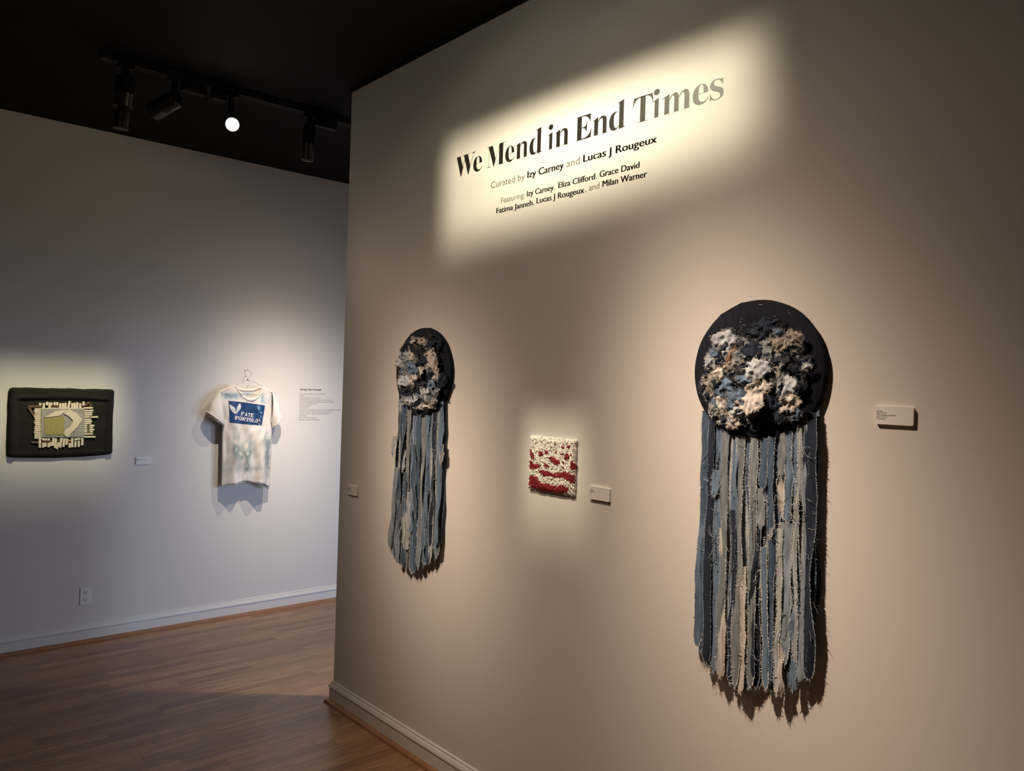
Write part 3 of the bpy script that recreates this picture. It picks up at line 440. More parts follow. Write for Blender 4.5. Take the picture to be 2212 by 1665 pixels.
TC = (-2.05, 2.54)
ti = on_right('exhibition_title', 'large black serif vinyl title reading We Mend in End Times', 'wall lettering', TC[0], TC[1])
LET = [('W', -2.7192, -2.5839), ('e', -2.5976, -2.5374), ('M', -2.5088, -2.3911), ('e', -2.3929, -2.3364), ('n', -2.3294, -2.2578), ('d', -2.2495, -2.179), ('i', -2.1486, -2.1156), ('n', -2.1094, -2.0363),
       ('E', -2.0058, -1.9248), ('n', -1.9196, -1.8473), ('d', -1.8422, -1.7697), ('T', -1.7377, -1.6511), ('i', -1.6541, -1.6197), ('m', -1.6138, -1.5012), ('e', -1.4957, -1.4364), ('s', -1.4324, -1.383)]
for ch, x0, x1 in LET:
    letter(ch, x0-TC[0], x1-TC[0], 0, .085 if ch in 'WMET' else .0605, .0004, M['vinyl'], ti)

def text_mesh(s, x0, x1, z0, capz, bold=0):
    """built-in sans lettering fitted to the box, as (V, F) in the wall plane"""
    cu = bpy.data.curves.new('t', 'FONT'); cu.body = s; cu.size = 1; cu.resolution_u = 4
    o = bpy.data.objects.new('t', cu); C.objects.link(o); dg = bpy.context.evaluated_depsgraph_get(); dg.update()
    me = bpy.data.meshes.new_from_object(o.evaluated_get(dg))
    V = [v.co.copy() for v in me.vertices]; F = [tuple(p.vertices) for p in me.polygons]
    bpy.data.objects.remove(o); bpy.data.curves.remove(cu); bpy.data.meshes.remove(me)
    if not V: return [], []
    if bold:
        n = len(V); V = [Vector((v.x+d, v.y, 0)) for d in (-bold, 0, bold) for v in V]; F = [tuple(i+n*j for i in f) for j in range(3) for f in F]
    a = min(v.x for v in V); b = max(v.x for v in V); k = capz/.729
    sx = (x1-x0)/(b-a) if x1 is not None else k*.86
    return [(x0+(v.x-a)*sx, 0, z0+v.y*k) for v in V], F
def words(parent, items, mat_, y=-.0004, nm='word'):
    for s, x0, x1, z0, cap, off in items:
        V, F = text_mesh(s, x0, x1, z0, cap, off)
        pyd(nm, [(a, y, c) for a, b, c in V], F, mat_, parent)
B_, T_ = .030, 0
cr = on_right('curator_credit', 'line of black vinyl text naming the two curators, below the title', 'wall lettering', -2.05, 2.455)
D = lambda u: u+2.05
words(cr, [('Izy Carney', D(-2.2566), D(-2.0578), 0, .0275, B_), ('Lucas J Rougeux', D(-1.9612), D(-1.6304), .003, .0275, B_)], M['vinyl'])
words(cr, [('Curated by', D(-2.4763), D(-2.2713), -.003, .0275, T_), ('and', D(-2.0454), D(-1.9773), .001, .0275, T_)], M['vinyl_light'])
cr = on_right('artist_credit', 'two lines of small black vinyl text listing the featured artists', 'wall lettering', -2.05, 2.35)
words(cr, [('Izy Carney', D(-2.2558), D(-2.108), .034, .023, B_), ('Eliza Clifford', D(-2.0844), D(-1.9), .0365, .023, B_), ('Grace David', D(-1.8797), D(-1.7005), .039, .023, B_),
           ('Fatima Janneh', D(-2.437), D(-2.2215), -.005, .023, B_), ('Lucas J Rougeux', D(-2.2004), D(-1.951), -.002, .023, B_), ('Milan Warner', D(-1.8649), D(-1.6673), .003, .023, B_)], M['vinyl'])
words(cr, [('Featuring:', D(-2.4097), D(-2.2679), .032, .023, T_), (',', D(-2.104), D(-2.099), .0345, .023, T_), (',', D(-1.896), D(-1.891), .038, .023, T_),
           (',', D(-2.217), D(-2.212), -.0035, .023, T_), (',', D(-1.946), D(-1.941), 0, .023, T_), ('and', D(-1.9289), D(-1.8782), .001, .023, T_)], M['vinyl_light'])

# poem on the far wall
pm = on_left('wall_poem', 'black poem text printed on the wall beside the shirt', 'wall lettering', 2.614, 1.47)
words(pm, [('Spring: Fate Foretold', .002, .171, .113, .0145, .03)], M['ink'], nm='heading')
POEM = [('(You notice a spider, you notice it\u2019s dead)', .201), ('When?', .036), ('Is it still spring? Are we still here?', .165), ('A Baby bird who continues eating from an empty nest', .262), ('Proof of lifelong appetence within the shadow of decease', .277), ('You did not choose this seat', .136), ('And yet you stayed', .092), ('I\u2019ve found that', .07),
        ('disquieted, by a far lighter, in the face of constant gnashing and actually', .341), ('I think I\u2019ve stopped running. So sound, wonder who I am', .27), ('Twenty Seven years worth of extra finally cleared)', .237), ('A fresh start', .06), ('New Years all the way down', .135), ('And back up again, into the future', .163)]
for i, (s, wd) in enumerate(POEM):
    words(pm, [(s, 0, wd, .083-i*.01465, .0085, 0)], M['ink'], nm='text_line')

def rounded(w_, h_, r_, n=5):
    pts = []
    for cx, cz, a0 in ((w_/2-r_, h_/2-r_, 0), (-w_/2+r_, h_/2-r_, 90), (-w_/2+r_, -h_/2+r_, 180), (w_/2-r_, -h_/2+r_, 270)):
        for i in range(n+1):
            a = R(a0+90*i/n); pts.append((cx+r_*math.cos(a), cz+r_*math.sin(a)))
    return pts
def placard(place, label, u, z, w_, h_, lines, th=.008):
    t = place('caption_label', label, 'label', u, z, 'white caption cards beside the artworks')
    V, F = prism([(rounded(w_, h_, .004), [])], th); c = pyd('card', V, F, M['card'], t)
    zz = h_/2-.0135
    for i, (s, wd) in enumerate(lines):
        V, F = text_mesh(s, -w_/2+.0035, -w_/2+.0035+wd, zz, .0030, .035 if i == 0 else .01)
        pyd('caption_line', [(a, -th-.0002, c_) for a, b, c_ in V], F, M['ink'], t); zz -= .0047
DEN = [('Grace David', .0143), ('Untitled 1 & 2, 2025', .024), ('Denim and safety pins on wood board', .0475), ('Approx. 18\u201d x 40\u201d each', .028), ('Price upon request', .0225)]
placard(on_right, 'caption card to the right of the near denim hanging', -.852, 1.609, .093, .045, DEN)
placard(on_right, 'caption card to the right of the red and white textile', -1.8287, 1.2965, .093, .045, [('Izy Carney', .014), ('Untitled Landscape', .024), ('Mixed Fiber on Canvas', .022), ('12 x 9', .007), ('NFS', .004)])
placard(on_right, 'caption card on the title wall beside its free end', -3.498, 1.110, .096, .048, [('Izy Carney', .022), ('Untitled', .017), ('Fiber and Thread', .036), ('Approx. 10 x 12', .044), ('$', .004)])
placard(on_left, 'caption card on the far wall beside the black textile panel', 1.549, 1.1085, .094, .046, [('Lucas', .018), ('Signal, woven paper and fabric strips', .06), ('2024', .012), ('NFS', .006)])

# electrical outlet
ot = on_left('wall_outlet', 'white duplex electrical outlet low on the far wall', 'outlet', 1.2395, .2855)
V, F = prism([(rounded(.066, .102, .003), [])], .005); pyd('cover_plate', V, F, M['plastic'], ot)
for s in (1, -1):
    V, F = prism([(ell(0, s*.0195, .0145, .0135), [])], .0025, -.005); rc = pyd('receptacle', V, F, M['plastic'], ot)
    mb = MB()
    for bx in ((-.0068, -.0042, s*.0195-.001, s*.0195+.0085), (.0042, .0068, s*.0195, s*.0195+.0075)): mb.add(*boxvf(bx[0], bx[1], -.0078, -.007, bx[2], bx[3]))
    mb.add(*prism([(ell(0, s*.0195-.0065, .0027, .0027, 10), [])], .0008, -.007)); mb.build('slots', M['slot'], rc)
mb = MB(); mb.add(*prism([(ell(0, 0, .0022, .0022, 10), [])], .001, -.005)); mb.build('screw', M['steel'], ot)

# ------------------------------------------------------------------ denim wall hangings
DM = {'B': denim('mid_blue_denim', (.115, .172, .250)), 'D': denim('deep_blue_denim', (.060, .094, .145)), 'N': denim('navy_denim', (.020, .028, .046)), 'G': denim('grey_denim', (.175, .198, .212)),
      'H': denim('pale_blue_grey_denim', (.205, .25, .295)), 'S': denim('bleached_denim', (.34, .37, .39)), 'C': denim('cream_twill', (.47, .45, .425)), 'T': denim('taupe_twill', (.23, .222, .205)),
      'W': denim('washed_white_denim', (.39, .43, .48)), 'K': denim('charcoal_denim', (.030, .033, .040)), 'O': denim('rust_brown_twill', (.27, .17, .10))}
FR = {'light': mat('pale_frayed_thread', (.55, .56, .55), .95, .1), 'mid': mat('grey_blue_frayed_thread', (.30, .35, .40), .95, .1), 'dark': mat('dark_frayed_thread', (.05, .06, .08), .95, .1), 'cream': mat('cream_frayed_thread', (.56, .53, .48), .95, .1)}
M['board'] = denim('dark_denim_cover', (.0115, .014, .022), .25)

def blade(mb, p, d, w_, m=0, bend=None):
    """a thin frayed yarn: three-sided needle"""
    p = Vector(p); d = Vector(d); s = d.orthogonal().normalized()*w_; e = d.cross(s).normalized()*w_
    mid = p+d*.55+(bend or Vector((0, 0, 0)))
    mb.add([p+s, p-s*.5+e*.87, p-s*.5-e*.87, mid+s*.8, mid-s*.4+e*.7, mid-s*.4-e*.7, p+d],
           [(0, 1, 4, 3), (1, 2, 5, 4), (2, 0, 3, 5), (3, 4, 6), (4, 5, 6), (5, 3, 6)], m)

def strip(parent, x0, z0, x1, z1, w_, col, layer, seed, depth):
    rnd = random.Random(seed); n = max(12, int((z0-z1)/.0085)); V = []; F = []; edges = ([], [])
    ph = rnd.random()*50; amp = .011*min(1, (z0-z1)/.4); dep = depth
    tw = rnd.uniform(-.5, .5)
    for i in range(n+1):
        t = i/n; z = z0+(z1-z0)*t
        hang = min(1, (z0-z)/.12)
        x = x0+(x1-x0)*t + amp*hang*nz(ph, t*3.2) + .0035*nz(ph+9, t*9)
        ww = w_*(1.02+.40*nz(ph+20, t*4)+.16*nz(ph+25, t*26)) * (1 if t < .97 else (1-t)/.03*.6+.4)
        y = -dep - .006*hang*(nz(ph+40, t*2.4)+.35) - .012*t*t*(.5+.5*nz(ph+44, .3))
        an = .35*tw*hang + 1.15*hang*nz(ph+60, t*3.2)
        cx, sy = math.cos(an), math.sin(an); bow = .0007+.0012*nz(ph+70, t*5); th = .0008
        a = (x-ww/2*cx, y+ww/2*sy*.8, z); b = (x+ww/2*cx, y-ww/2*sy*.8, z)
        c = (x-.12*ww, y-bow-th, z); c2 = (x+.18*ww, y-bow*.8-th, z); d = (x, y-bow+th, z)
        V += [a, c, c2, b, a, d, b]; edges[0].append(a); edges[1].append(b)
    for i in range(n):
        for k in (0, 1, 2, 4, 5): F.append((i*7+k, i*7+k+1, (i+1)*7+k+1, (i+1)*7+k) if k > 3 else (i*7+k, (i+1)*7+k, (i+1)*7+k+1, i*7+k+1))
    o = pyd('denim_strip', V, F, DM[col], parent, True)
    # frayed edges
    mb = MB(); heavy = col in 'CS' or rnd.random() < .42
    for side, ed in enumerate(edges):
        sgn = -1 if side == 0 else 1; step = 0
        mode = rnd.random()
        if mode < .12 and not heavy: continue
        per = 6 if heavy else 4
        for i in range(len(ed)-1):
            for k in range(per):
                f = (k+rnd.random())/per; p = Vector(ed[i]).lerp(Vector(ed[i+1]), f)
                ln = rnd.uniform(.0025, .0062) if heavy else rnd.uniform(.002, .006)
                if rnd.random() < .02: ln *= 3
                blade(mb, p, (sgn*ln*rnd.uniform(.4, 1), -ln*rnd.uniform(.1, .8), ln*rnd.uniform(-.7, .5)), rnd.choice((.0006, .0009)) if heavy else .00045, 0)
    pe = V[-7:]
    for k in range(9):     # ragged bottom end
        f = rnd.random(); p = Vector(pe[0]).lerp(Vector(pe[3]), f)
        blade(mb, p, (rnd.uniform(-.006, .006), -rnd.uniform(0, .006), -rnd.uniform(.004, .016)), .0005, 0)
    if mb.V: mb.build('frayed_edge', FR['cream' if col in 'C' else 'light' if (heavy and col not in 'ND') else 'mid'], o)
    return o

def scrap(parent, cx, cz, w_, h_, rot, col, layer, seed, base):
    rnd = random.Random(seed); NR, NA = 8, 44; V = []; F = []; ph = rnd.random()*90
    ca, sa = math.cos(R(rot)), math.sin(R(rot)); tiltx, tiltz = rnd.uniform(-.28, .28), rnd.uniform(-.28, .28)
    S = max(w_, h_); nk = rnd.choice((4, 4, 5, 5, 6)); a0 = rnd.uniform(0, 1)
    pl = [(a0+2*math.pi*(k+rnd.uniform(-.22, .22))/nk, rnd.uniform(.72, 1.02)) for k in range(nk)]
    def poly_r(a): return min([1.3]+[d/math.cos(a-t) for t, d in pl if math.cos(a-t) > .2])
    fmask = rnd.random()*40
    def pt(ri, ai):
        f = ri/NR; a = 2*math.pi*ai/NA
        rr = f*(poly_r(a)*(1+.10*f*nz(ph+1.6*math.cos(a), 1.6*math.sin(a)))+.14*nz(ph+5*math.cos(a), 5*math.sin(a), 3)*f+.12*nz(ph+14*math.cos(a), 14*math.sin(a), 5)*f)
        lx = rr*w_/2*math.cos(a); lz = rr*h_/2*math.sin(a)
        x = lx*ca-lz*sa; z = lx*sa+lz*ca
        cr_ = .20*S*(.30-abs(nz((x+cx)*38+ph, (z+cz)*38, 7)))+.09*S*(.3-abs(nz((x+cx)*75+ph, (z+cz)*75, 2)))
        curl = (f**3)*.13*S*(nz(ph+2*math.cos(a), 2*math.sin(a), 8)+.15)
        y = -(base+.004+cr_+curl+tiltx*x+tiltz*z+.006*(1-f*f))
        return Vector((cx+x, min(y, -base+.004), cz+z))
    V.append(pt(0, 0))
    for ri in range(1, NR+1):
        for ai in range(NA): V.append(pt(ri, ai))
    for ai in range(NA):
        F.append((0, 1+ai, 1+(ai+1) % NA))
        for ri in range(1, NR):
            a = 1+(ri-1)*NA; b = 1+ri*NA; F.append((a+ai, b+ai, b+(ai+1) % NA, a+(ai+1) % NA))
    k = len(V); V2 = [v+Vector((0, .0016, 0)) for v in V]
    F2 = [tuple(i+k for i in reversed(f)) for f in F]; e0 = 1+(NR-1)*NA
    F3 = [(e0+i, k+e0+i, k+e0+(i+1) % NA, e0+(i+1) % NA) for i in range(NA)]
    o = pyd('denim_scrap', V+V2, F+F2+F3, DM[col], parent, True)
    mb = MB()
    for i in range(NA):
        an_ = 2*math.pi*i/NA; dens = nz(fmask+1.8*math.cos(an_), 1.8*math.sin(an_))
        for q in range(12 if dens > .12 else 5 if dens > -.1 else 1):
            p = V[e0+i].lerp(V[e0+(i+1) % NA], rnd.random()); dv = (p-V[0]).normalized()
            ln = rnd.uniform(.002, .0075)
            blade(mb, p, dv*ln+Vector((rnd.uniform(-1, 1), rnd.uniform(-1, .2), rnd.uniform(-1, 1)))*ln*.8, rnd.choice((.0003, .00045)), 0, Vector((rnd.uniform(-1, 1), rnd.uniform(-1, .3), rnd.uniform(-1, 1)))*ln*.3)
    fc = {'N': 'dark' if rnd.random() < .6 else 'mid', 'K': 'dark', 'B': 'mid', 'D': 'mid', 'G': 'light', 'T': 'cream', 'C': 'cream', 'W': 'light', 'O': 'cream'}[col]
    mb.build('frayed_edge', FR[fc], o)
    # small crumpled tufts of yarn on top
    return o

def hanging(name_label, u, z, rad, rz_, strips, scraps, seed):
    t = on_right('denim_wall_hanging', name_label, 'wall hanging', u, z, 'round denim wall hangings with long strips')
    rnd = random.Random(seed)
    # padded board wrapped in dark denim: slightly lumpy rim
    n = 72; th = .020; V = []; F = []
    rim = [1+.006*nz(seed+3*math.cos(2*math.pi*i/n), 3*math.sin(2*math.pi*i/n)) + (.010 if rnd.random() < .08 else 0) for i in range(n)]
    prof = [(1.0, -.001), (1.003, -th*.5), (1.0, -th+.003), (.988, -th), (.75, -th-.0006), (.45, -th), (.15, -th-.0005)]
    for f, y in prof:
        for i in range(n):
            a = 2*math.pi*i/n; V.append((rad*f*rim[i]*math.cos(a), y, rz_*f*rim[i]*math.sin(a)))
    for j in range(len(prof)-1):
        for i in range(n): F.append((j*n+i, j*n+(i+1) % n, (j+1)*n+(i+1) % n, (j+1)*n+i))
    F.append(tuple((len(prof)-1)*n+i for i in range(n))); 
    bd = pyd('denim_covered_board', V, F, M['board'], t)
    for p in bd.data.polygons: p.use_smooth = True
    # staples round the rim
    for i in range(14):
        a = 2*math.pi*(i+.5*rnd.random())/14; r_ = .93
        px, pz = rad*r_*math.cos(a), rz_*r_*math.sin(a); b = a+math.pi/2+rnd.uniform(-.5, .5); q = Vector((math.cos(b), 0, math.sin(b)))*.005
        mb = MB(); c = Vector((px, -th-.0012, pz)); mb.tube([c-q+Vector((0, .002, 0)), c-q, c+q, c+q+Vector((0, .002, 0))], .0005, 5); mb.build('staple', M['steel'], t)
    # hanging strips, two layers
    for i, (x0, z0, x1, z1, w_, c) in enumerate(strips):
        top = -rz_*math.sqrt(max(.05, 1-(x0/rad)**2))*.93 if z0 > -.28 else z0
        dep = .012+.0042*(i % 3) if z0 > -.28 else .021+.003*(i % 2)
        strip(t, x0, top, x1, z1, w_, c, i, seed*100+i, dep)
    xs0 = min(s[0] for s in strips); xs1 = max(s[0] for s in strips); b0 = min(s[2] for s in strips); b1 = max(s[2] for s in strips)
    nb = 17
    for i in range(nb):
        f = (i+.5)/nb; xa = xs0+(xs1-xs0)*f; xb = b0+(b1-b0)*f
        near = min(strips, key=lambda s: abs(s[2]-xb)+abs(s[3]+.8)*.15)
        zb = near[3]+rnd.uniform(0, .06)
        strip(t, xa, -rz_*math.sqrt(max(.05, 1-(xa/rad)**2))*.9, xb, max(zb, -.93), .03, rnd.choice('NNDBD'), 90+i, seed*100+300+i, .005)
    # cloud of torn scraps
    for i, (cx, cz, w_, h_, rt, c, l) in enumerate(scraps):
        if seed == 8 and i % 4 == 1 and c in 'WGC': c = 'N' if i % 8 == 1 else 'B'
        d = math.hypot(cx+.01, cz)/rad
        scrap(t, cx, cz, w_*1.06, h_*1.06, rt, c, l, seed*1000+i, th+.003+.008*l+.010*max(0, 1-d*1.2))
    k = len(scraps)
    for i in range(64):
        s = rnd.choice(scraps); cx, cz = s[0]+rnd.uniform(-.03, .03), s[1]+rnd.uniform(-.03, .03); q = rnd.uniform(.014, .036)
        scrap(t, cx, cz, q, q*rnd.uniform(.7, 1.4), rnd.uniform(0, 180), rnd.choice(s[5]+s[5]+'KNKNBGKNKNW'), 1, seed*1000+500+i, th+.008+rnd.uniform(0, .010))
    # loose threads and yarn fuzz, uncountable
    mb = MB()
    for i in range(150):
        s = rnd.choice(strips); f = rnd.random(); x = s[0]+(s[2]-s[0])*f; zz = s[1]+(s[3]-s[1])*f
        ln = rnd.uniform(.015, .06); p = Vector((x+rnd.uniform(-.5, .5)*s[4], -.024-rnd.random()*.010, min(zz, -rz_))); a = rnd.uniform(0, 6.28); pts = [p]
        for q in range(6):
            a += rnd.uniform(-.8, .8); p = p+Vector((math.cos(a)*.5, rnd.uniform(-.12, .12), math.sin(a)*.6-.25))*ln/6; pts.append(Vector((p.x, min(p.y, -.014), p.z)))
        mb.tube(pts, rnd.choice((.0004, .0005, .0008)), 4)
    o = mb.build('loose_threads', FR['mid'], t); o['kind'] = 'stuff'
    mb = MB()
    for i in range(1500):
        s = rnd.choice(scraps); cx, cz = s[0]+rnd.gauss(0, .5)*s[2], s[1]+rnd.gauss(0, .5)*s[3]
        if math.hypot(cx, cz) > rad*.8: continue
        ln = rnd.uniform(.005, .014); a = rnd.uniform(0, 6.28); p = Vector((cx, -th-.006-rnd.random()*.016, cz)); pts = [p]
        for q in range(5):
            a += rnd.uniform(-1, 1); p = p+Vector((math.cos(a), rnd.uniform(-.5, .5), math.sin(a)))*ln/5; pts.append(p)
        mb.tube(pts, .0005, 3, 0 if s[5] in 'WCGT' and rnd.random() < .5 else rnd.choice((1, 1, 1, 2)))
    o = mb.build('scrap_fuzz', [FR['light'], FR['dark'], FR['mid']], t); o['kind'] = 'stuff'
    return t
hanging('larger-looking denim hanging with torn scraps, nearest the viewer on the title wall', -1.2362, 1.717, .2085, .2035, STRIPS_A, SCRAPS_A, 3)
hanging('farther denim hanging with torn scraps, near the free end of the title wall', -2.896, 1.7035, .2105, .1985, STRIPS_B, SCRAPS_B, 8)

# ------------------------------------------------------------------ red and white textile
def inside(p, poly):
    c = False; j = len(poly)-1
    for i in range(len(poly)):
        if (poly[i][1] > p[1]) != (poly[j][1] > p[1]) and p[0] < (poly[j][0]-poly[i][0])*(p[1]-poly[i][1])/(poly[j][1]-poly[i][1])+poly[i][0]: c = not c
        j = i
    return c
def red_piece():
    t = on_right('tufted_textile', 'small square white tufted textile with red beaded bands', 'textile art', -2.067, 1.373)
    rnd = random.Random(5); NX, NZ = 70, 60; V = []; F = []
    hw, hh = .1225, .1
    def surf(x, z):
        l = (.0018*nz(x*95, z*95, 1)+.0012*nz(x*210, z*210, 5)+.002*nz(x*30, z*22, 9))*min(1, max(0, (hw-abs(x))/.01, 0))
        ed = min(1, (hw-abs(x))/.014, (hh-abs(z))/.014); ed = max(0, ed)
        return -(.004+.009*math.sqrt(ed)+l)
    for j in range(NZ+1):
        for i in range(NX+1):
            x = -hw+2*hw*i/NX; z = -hh+2*hh*j/NZ; e = 1+.028*nz(z*60, 4)*abs(x)/hw; e2 = 1+.035*nz(x*60, 8)*abs(z)/hh
            V.append((x*e, surf(x, z), z*e2))
    n = (NX+1)*(NZ+1)
    V += [(v[0]*.985, -.001, v[2]*.985) for v in V]
    for j in range(NZ):
        for i in range(NX):
            a = j*(NX+1)+i; F.append((a, a+1, a+NX+2, a+NX+1))
    rim = [i for i in range(NX+1)]+[j*(NX+1)+NX for j in range(1, NZ+1)]+[NZ*(NX+1)+i for i in range(NX-1, -1, -1)]+[j*(NX+1) for j in range(NZ-1, 0, -1)]
    for i in range(len(rim)):
        a, b = rim[i], rim[(i+1) % len(rim)]; F.append((a, n+a, n+b, b))
    F.append(tuple(n+i for i in (0, NZ*(NX+1), NZ*(NX+1)+NX, NX)))
    wm = mat('white_quilted_cotton', (.78, .74, .69), .95, .1, var=.08, vscale=90, bump=.5, bscale=500)
    pyd('quilted_ground', V, F, wm, t, True)
    rm = mat('crimson_bead', (.25, .003, .015), .42, .5, var=.3, vscale=300); dm_ = mat('dark_bead', (.12, .06, .05), .5, .4); wb = mat('white_knot', (.78, .74, .69), .9, .1)
    def bead(mb, x, z, r_, m=0):
        c = Vector((x, surf(x, z)-r_*.35, z)); q = rnd.uniform(0, 1.5)
        ring = lambda lat, rr, k=5: [c+Vector((rr*math.cos(2*math.pi*i/k+q+lat), -lat*r_, rr*math.sin(2*math.pi*i/k+q+lat))) for i in range(k)]
        a, b = ring(.55, r_*.83), ring(-.3, r_*.95); top = c+Vector((0, -r_, 0))
        VV = [top]+a+b; mb.add(VV, [(0, 1+i, 1+(i+1) % 5) for i in range(5)]+[(1+i, 6+i, 6+(i+1) % 5, 1+(i+1) % 5) for i in range(5)], m)
    for poly in RED:
        mb = MB(); xs = [p[0] for p in poly]; zs = [p[1] for p in poly]; ar = (max(xs)-min(xs))*(max(zs)-min(zs))
        for k in range(int(ar/.0000050)+6):
            x = rnd.uniform(min(xs), max(xs)); z = rnd.uniform(min(zs), max(zs))
            if inside((x+rnd.gauss(0, .0012), z+rnd.gauss(0, .0012)), poly): bead(mb, x, z, rnd.uniform(.0019, .0029))
        if mb.V: o = mb.build('bead_patch', rm, t, True); o['kind'] = 'stuff'
    mb = MB(); mw = MB()
    for k in range(260):
        x = rnd.uniform(-hw, hw)*.96; z = rnd.uniform(-hh, hh)*.96
        if any(inside((x, z), p) for p in RED): continue
        bead(mb, x, z, rnd.uniform(.0007, .0014))
    for k in range(1500):
        x = rnd.uniform(-hw, hw)*.98; z = rnd.uniform(-hh, hh)*.98
        if any(inside((x, z), p) for p in RED) or (z > .02 and rnd.random() < .6): continue
        bead(mw, x, z, rnd.uniform(.0015, .003))
    for k in range(90):
        x = rnd.uniform(-hw, hw); z = rnd.choice((-hh, -hh, hh)); blade(mw, (x, -.008, z*.97), (rnd.uniform(-.003, .003), rnd.uniform(-.004, 0), math.copysign(rnd.uniform(.003, .009), z)), .0006)
    o = mb.build('dark_beads', dm_, t, True); o['kind'] = 'stuff'
    o = mw.build('white_knots', wb, t, True); o['kind'] = 'stuff'
red_piece()

# ------------------------------------------------------------------ black textile panel with paper collage
def black_panel():
    t = on_left('black_textile_panel', 'black fabric panel with a collage of woven paper strips', 'textile art', 1.08, 1.355)
    fm = mat('black_cotton', (.017, .0165, .014), .92, .15, var=.15, vscale=30, bump=.3, bscale=500)
    hw, ht, hb = .284, .206, .200; NX, NZ = 60, 44; V = []; F = []
    def surf(x, z):
        u, v = x/hw, z/ht
        y = -.022
        y -= .012*math.exp(-((z-.155+.012*u*u)/.012)**2)*(abs(u) < .86)       # rolled top hem
        y += .007*math.exp(-((z-.136+.012*u*u)/.006)**2)*(abs(u) < .86)
        y -= .006*math.exp(-((z+.185)/.012)**2)                              # bottom rod pocket
        y -= .008*(abs(u) > .85)
        y -= .003*nz(x*8, z*8)
        return y
    for j in range(NZ+1):
        for i in range(NX+1):
            u = -1+2*i/NX; v = -1+2*j/NZ
            x = u*(hw-.006*(1-v*v)*(u > 0)+.003*nz(v*3, 2)); z = (v*ht if v > 0 else v*(hb+.012*(1-u*u)))
            z += .005*nz(u*4, v*2, 3)*abs(v); cr2 = max(0, abs(u)-.93)/.07*max(0, abs(v)-.9)/.1; x -= math.copysign(.007*cr2, u); z -= math.copysign(.007*cr2, v)
            e = min(1, (1-abs(u))*14, (1-abs(v))*11); y = surf(x, z)
            V.append((x, -.009+(y+.009)*math.sqrt(max(0, e)), z))
    n = len(V); V += [(a, -.004, c) for a, b, c in V]
    for j in range(NZ):
        for i in range(NX):
            a = j*(NX+1)+i; F.append((a, a+1, a+NX+2, a+NX+1)); F.append((n+a, n+a+NX+1, n+a+NX+2, n+a+1))
    rim = [i for i in range(NX+1)]+[j*(NX+1)+NX for j in range(1, NZ+1)]+[NZ*(NX+1)+i for i in range(NX-1, -1, -1)]+[j*(NX+1) for j in range(NZ-1, 0, -1)]
    for i in range(len(rim)): a, b = rim[i], rim[(i+1) % len(rim)]; F.append((a, n+a, n+b, b))
    pyd('fabric_ground', V, F, fm, t, True)
    pm_ = mat('printed_paper', (.72, .66, .50), .8, .2, var=.14, vscale=260, stretch=(1, 1, 3)); om = mat('umber_fabric', (.15, .095, .07), .9, .1, var=.4, vscale=120)
    vm_ = mat('olive_fabric', (.14, .12, .05), .9, .1, var=.3, vscale=120); ym = mat('ochre_fabric', (.45, .28, .07), .9, .1, var=.4, vscale=150)
    MM = {'p': pm_, 'o': om, 'v': vm_, 'y': ym}; NM = {'p': 'paper_strip', 'o': 'fabric_strip', 'v': 'fabric_strip', 'y': 'fabric_strip'}
    Y0_ = -.030; rnd = random.Random(2)
    def slab(name, pts, y, th, m):
        if sum(pts[i][0]*pts[(i+1) % len(pts)][1]-pts[(i+1) % len(pts)][0]*pts[i][1] for i in range(len(pts))) < 0: pts = pts[::-1]
        VV, FF = prism([(pts, [])], th, y); return pyd(name, VV, FF, m, t)
    for i, (x0, z0, x1, z1, w_, c) in enumerate(BARS):
        d = Vector((x1-x0, z1-z0)); l = d.length or 1; nrm = Vector((-d.y, d.x))/l*w_/2
        pts = [(x0+nrm.x, z0+nrm.y), (x0-nrm.x, z0-nrm.y), (x1-nrm.x, z1-nrm.y), (x1+nrm.x, z1+nrm.y)]
        slab(NM[c], pts, Y0_+.006+(.0012 if c != 'p' else -.0012*(i % 3)), .0085, MM[c])
    # woven ground of the collage, plaid of grey-blue and paper colour
    def weave(name, ca, cb, sc):
        m = bpy.data.materials.new(name); m.use_nodes = True; nt = m.node_tree; N = nt.nodes; L = nt.links; P = N['Principled BSDF']; P.inputs['Roughness'].default_value = .85
        tc = N.new('ShaderNodeTexCoord'); mp = N.new('ShaderNodeMapping'); mp.inputs['Scale'].default_value = (1, 1, 1.3); L.new(tc.outputs['Object'], mp.inputs[0])
        w1 = N.new('ShaderNodeTexWave'); w1.bands_direction = 'X'; w1.inputs['Scale'].default_value = sc; w1.inputs['Distortion'].default_value = 2; w1.inputs['Detail Scale'].default_value = 8
        w2 = N.new('ShaderNodeTexWave'); w2.bands_direction = 'Z'; w2.inputs['Scale'].default_value = sc*1.5; w2.inputs['Distortion'].default_value = 2; w2.inputs['Detail Scale'].default_value = 8
        no = N.new('ShaderNodeTexNoise'); no.inputs['Scale'].default_value = 170
        for q in (w1, w2, no): L.new(mp.outputs[0], q.inputs[0])
        mu = N.new('ShaderNodeMath'); mu.operation = 'MULTIPLY'; L.new(w1.outputs['Fac'], mu.inputs[0]); L.new(w2.outputs['Fac'], mu.inputs[1])
        ad = N.new('ShaderNodeMath'); ad.operation = 'ADD'; L.new(mu.outputs[0], ad.inputs[0]); L.new(no.outputs[0], ad.inputs[1])
        cr_ = N.new('ShaderNodeValToRGB'); cr_.color_ramp.elements[0].position = .45; cr_.color_ramp.elements[0].color = (*ca, 1); cr_.color_ramp.elements[1].position = 1.0; cr_.color_ramp.elements[1].color = (*cb, 1)
        L.new(ad.outputs[0], cr_.inputs[0]); L.new(cr_.outputs[0], P.inputs['Base Color']); return m
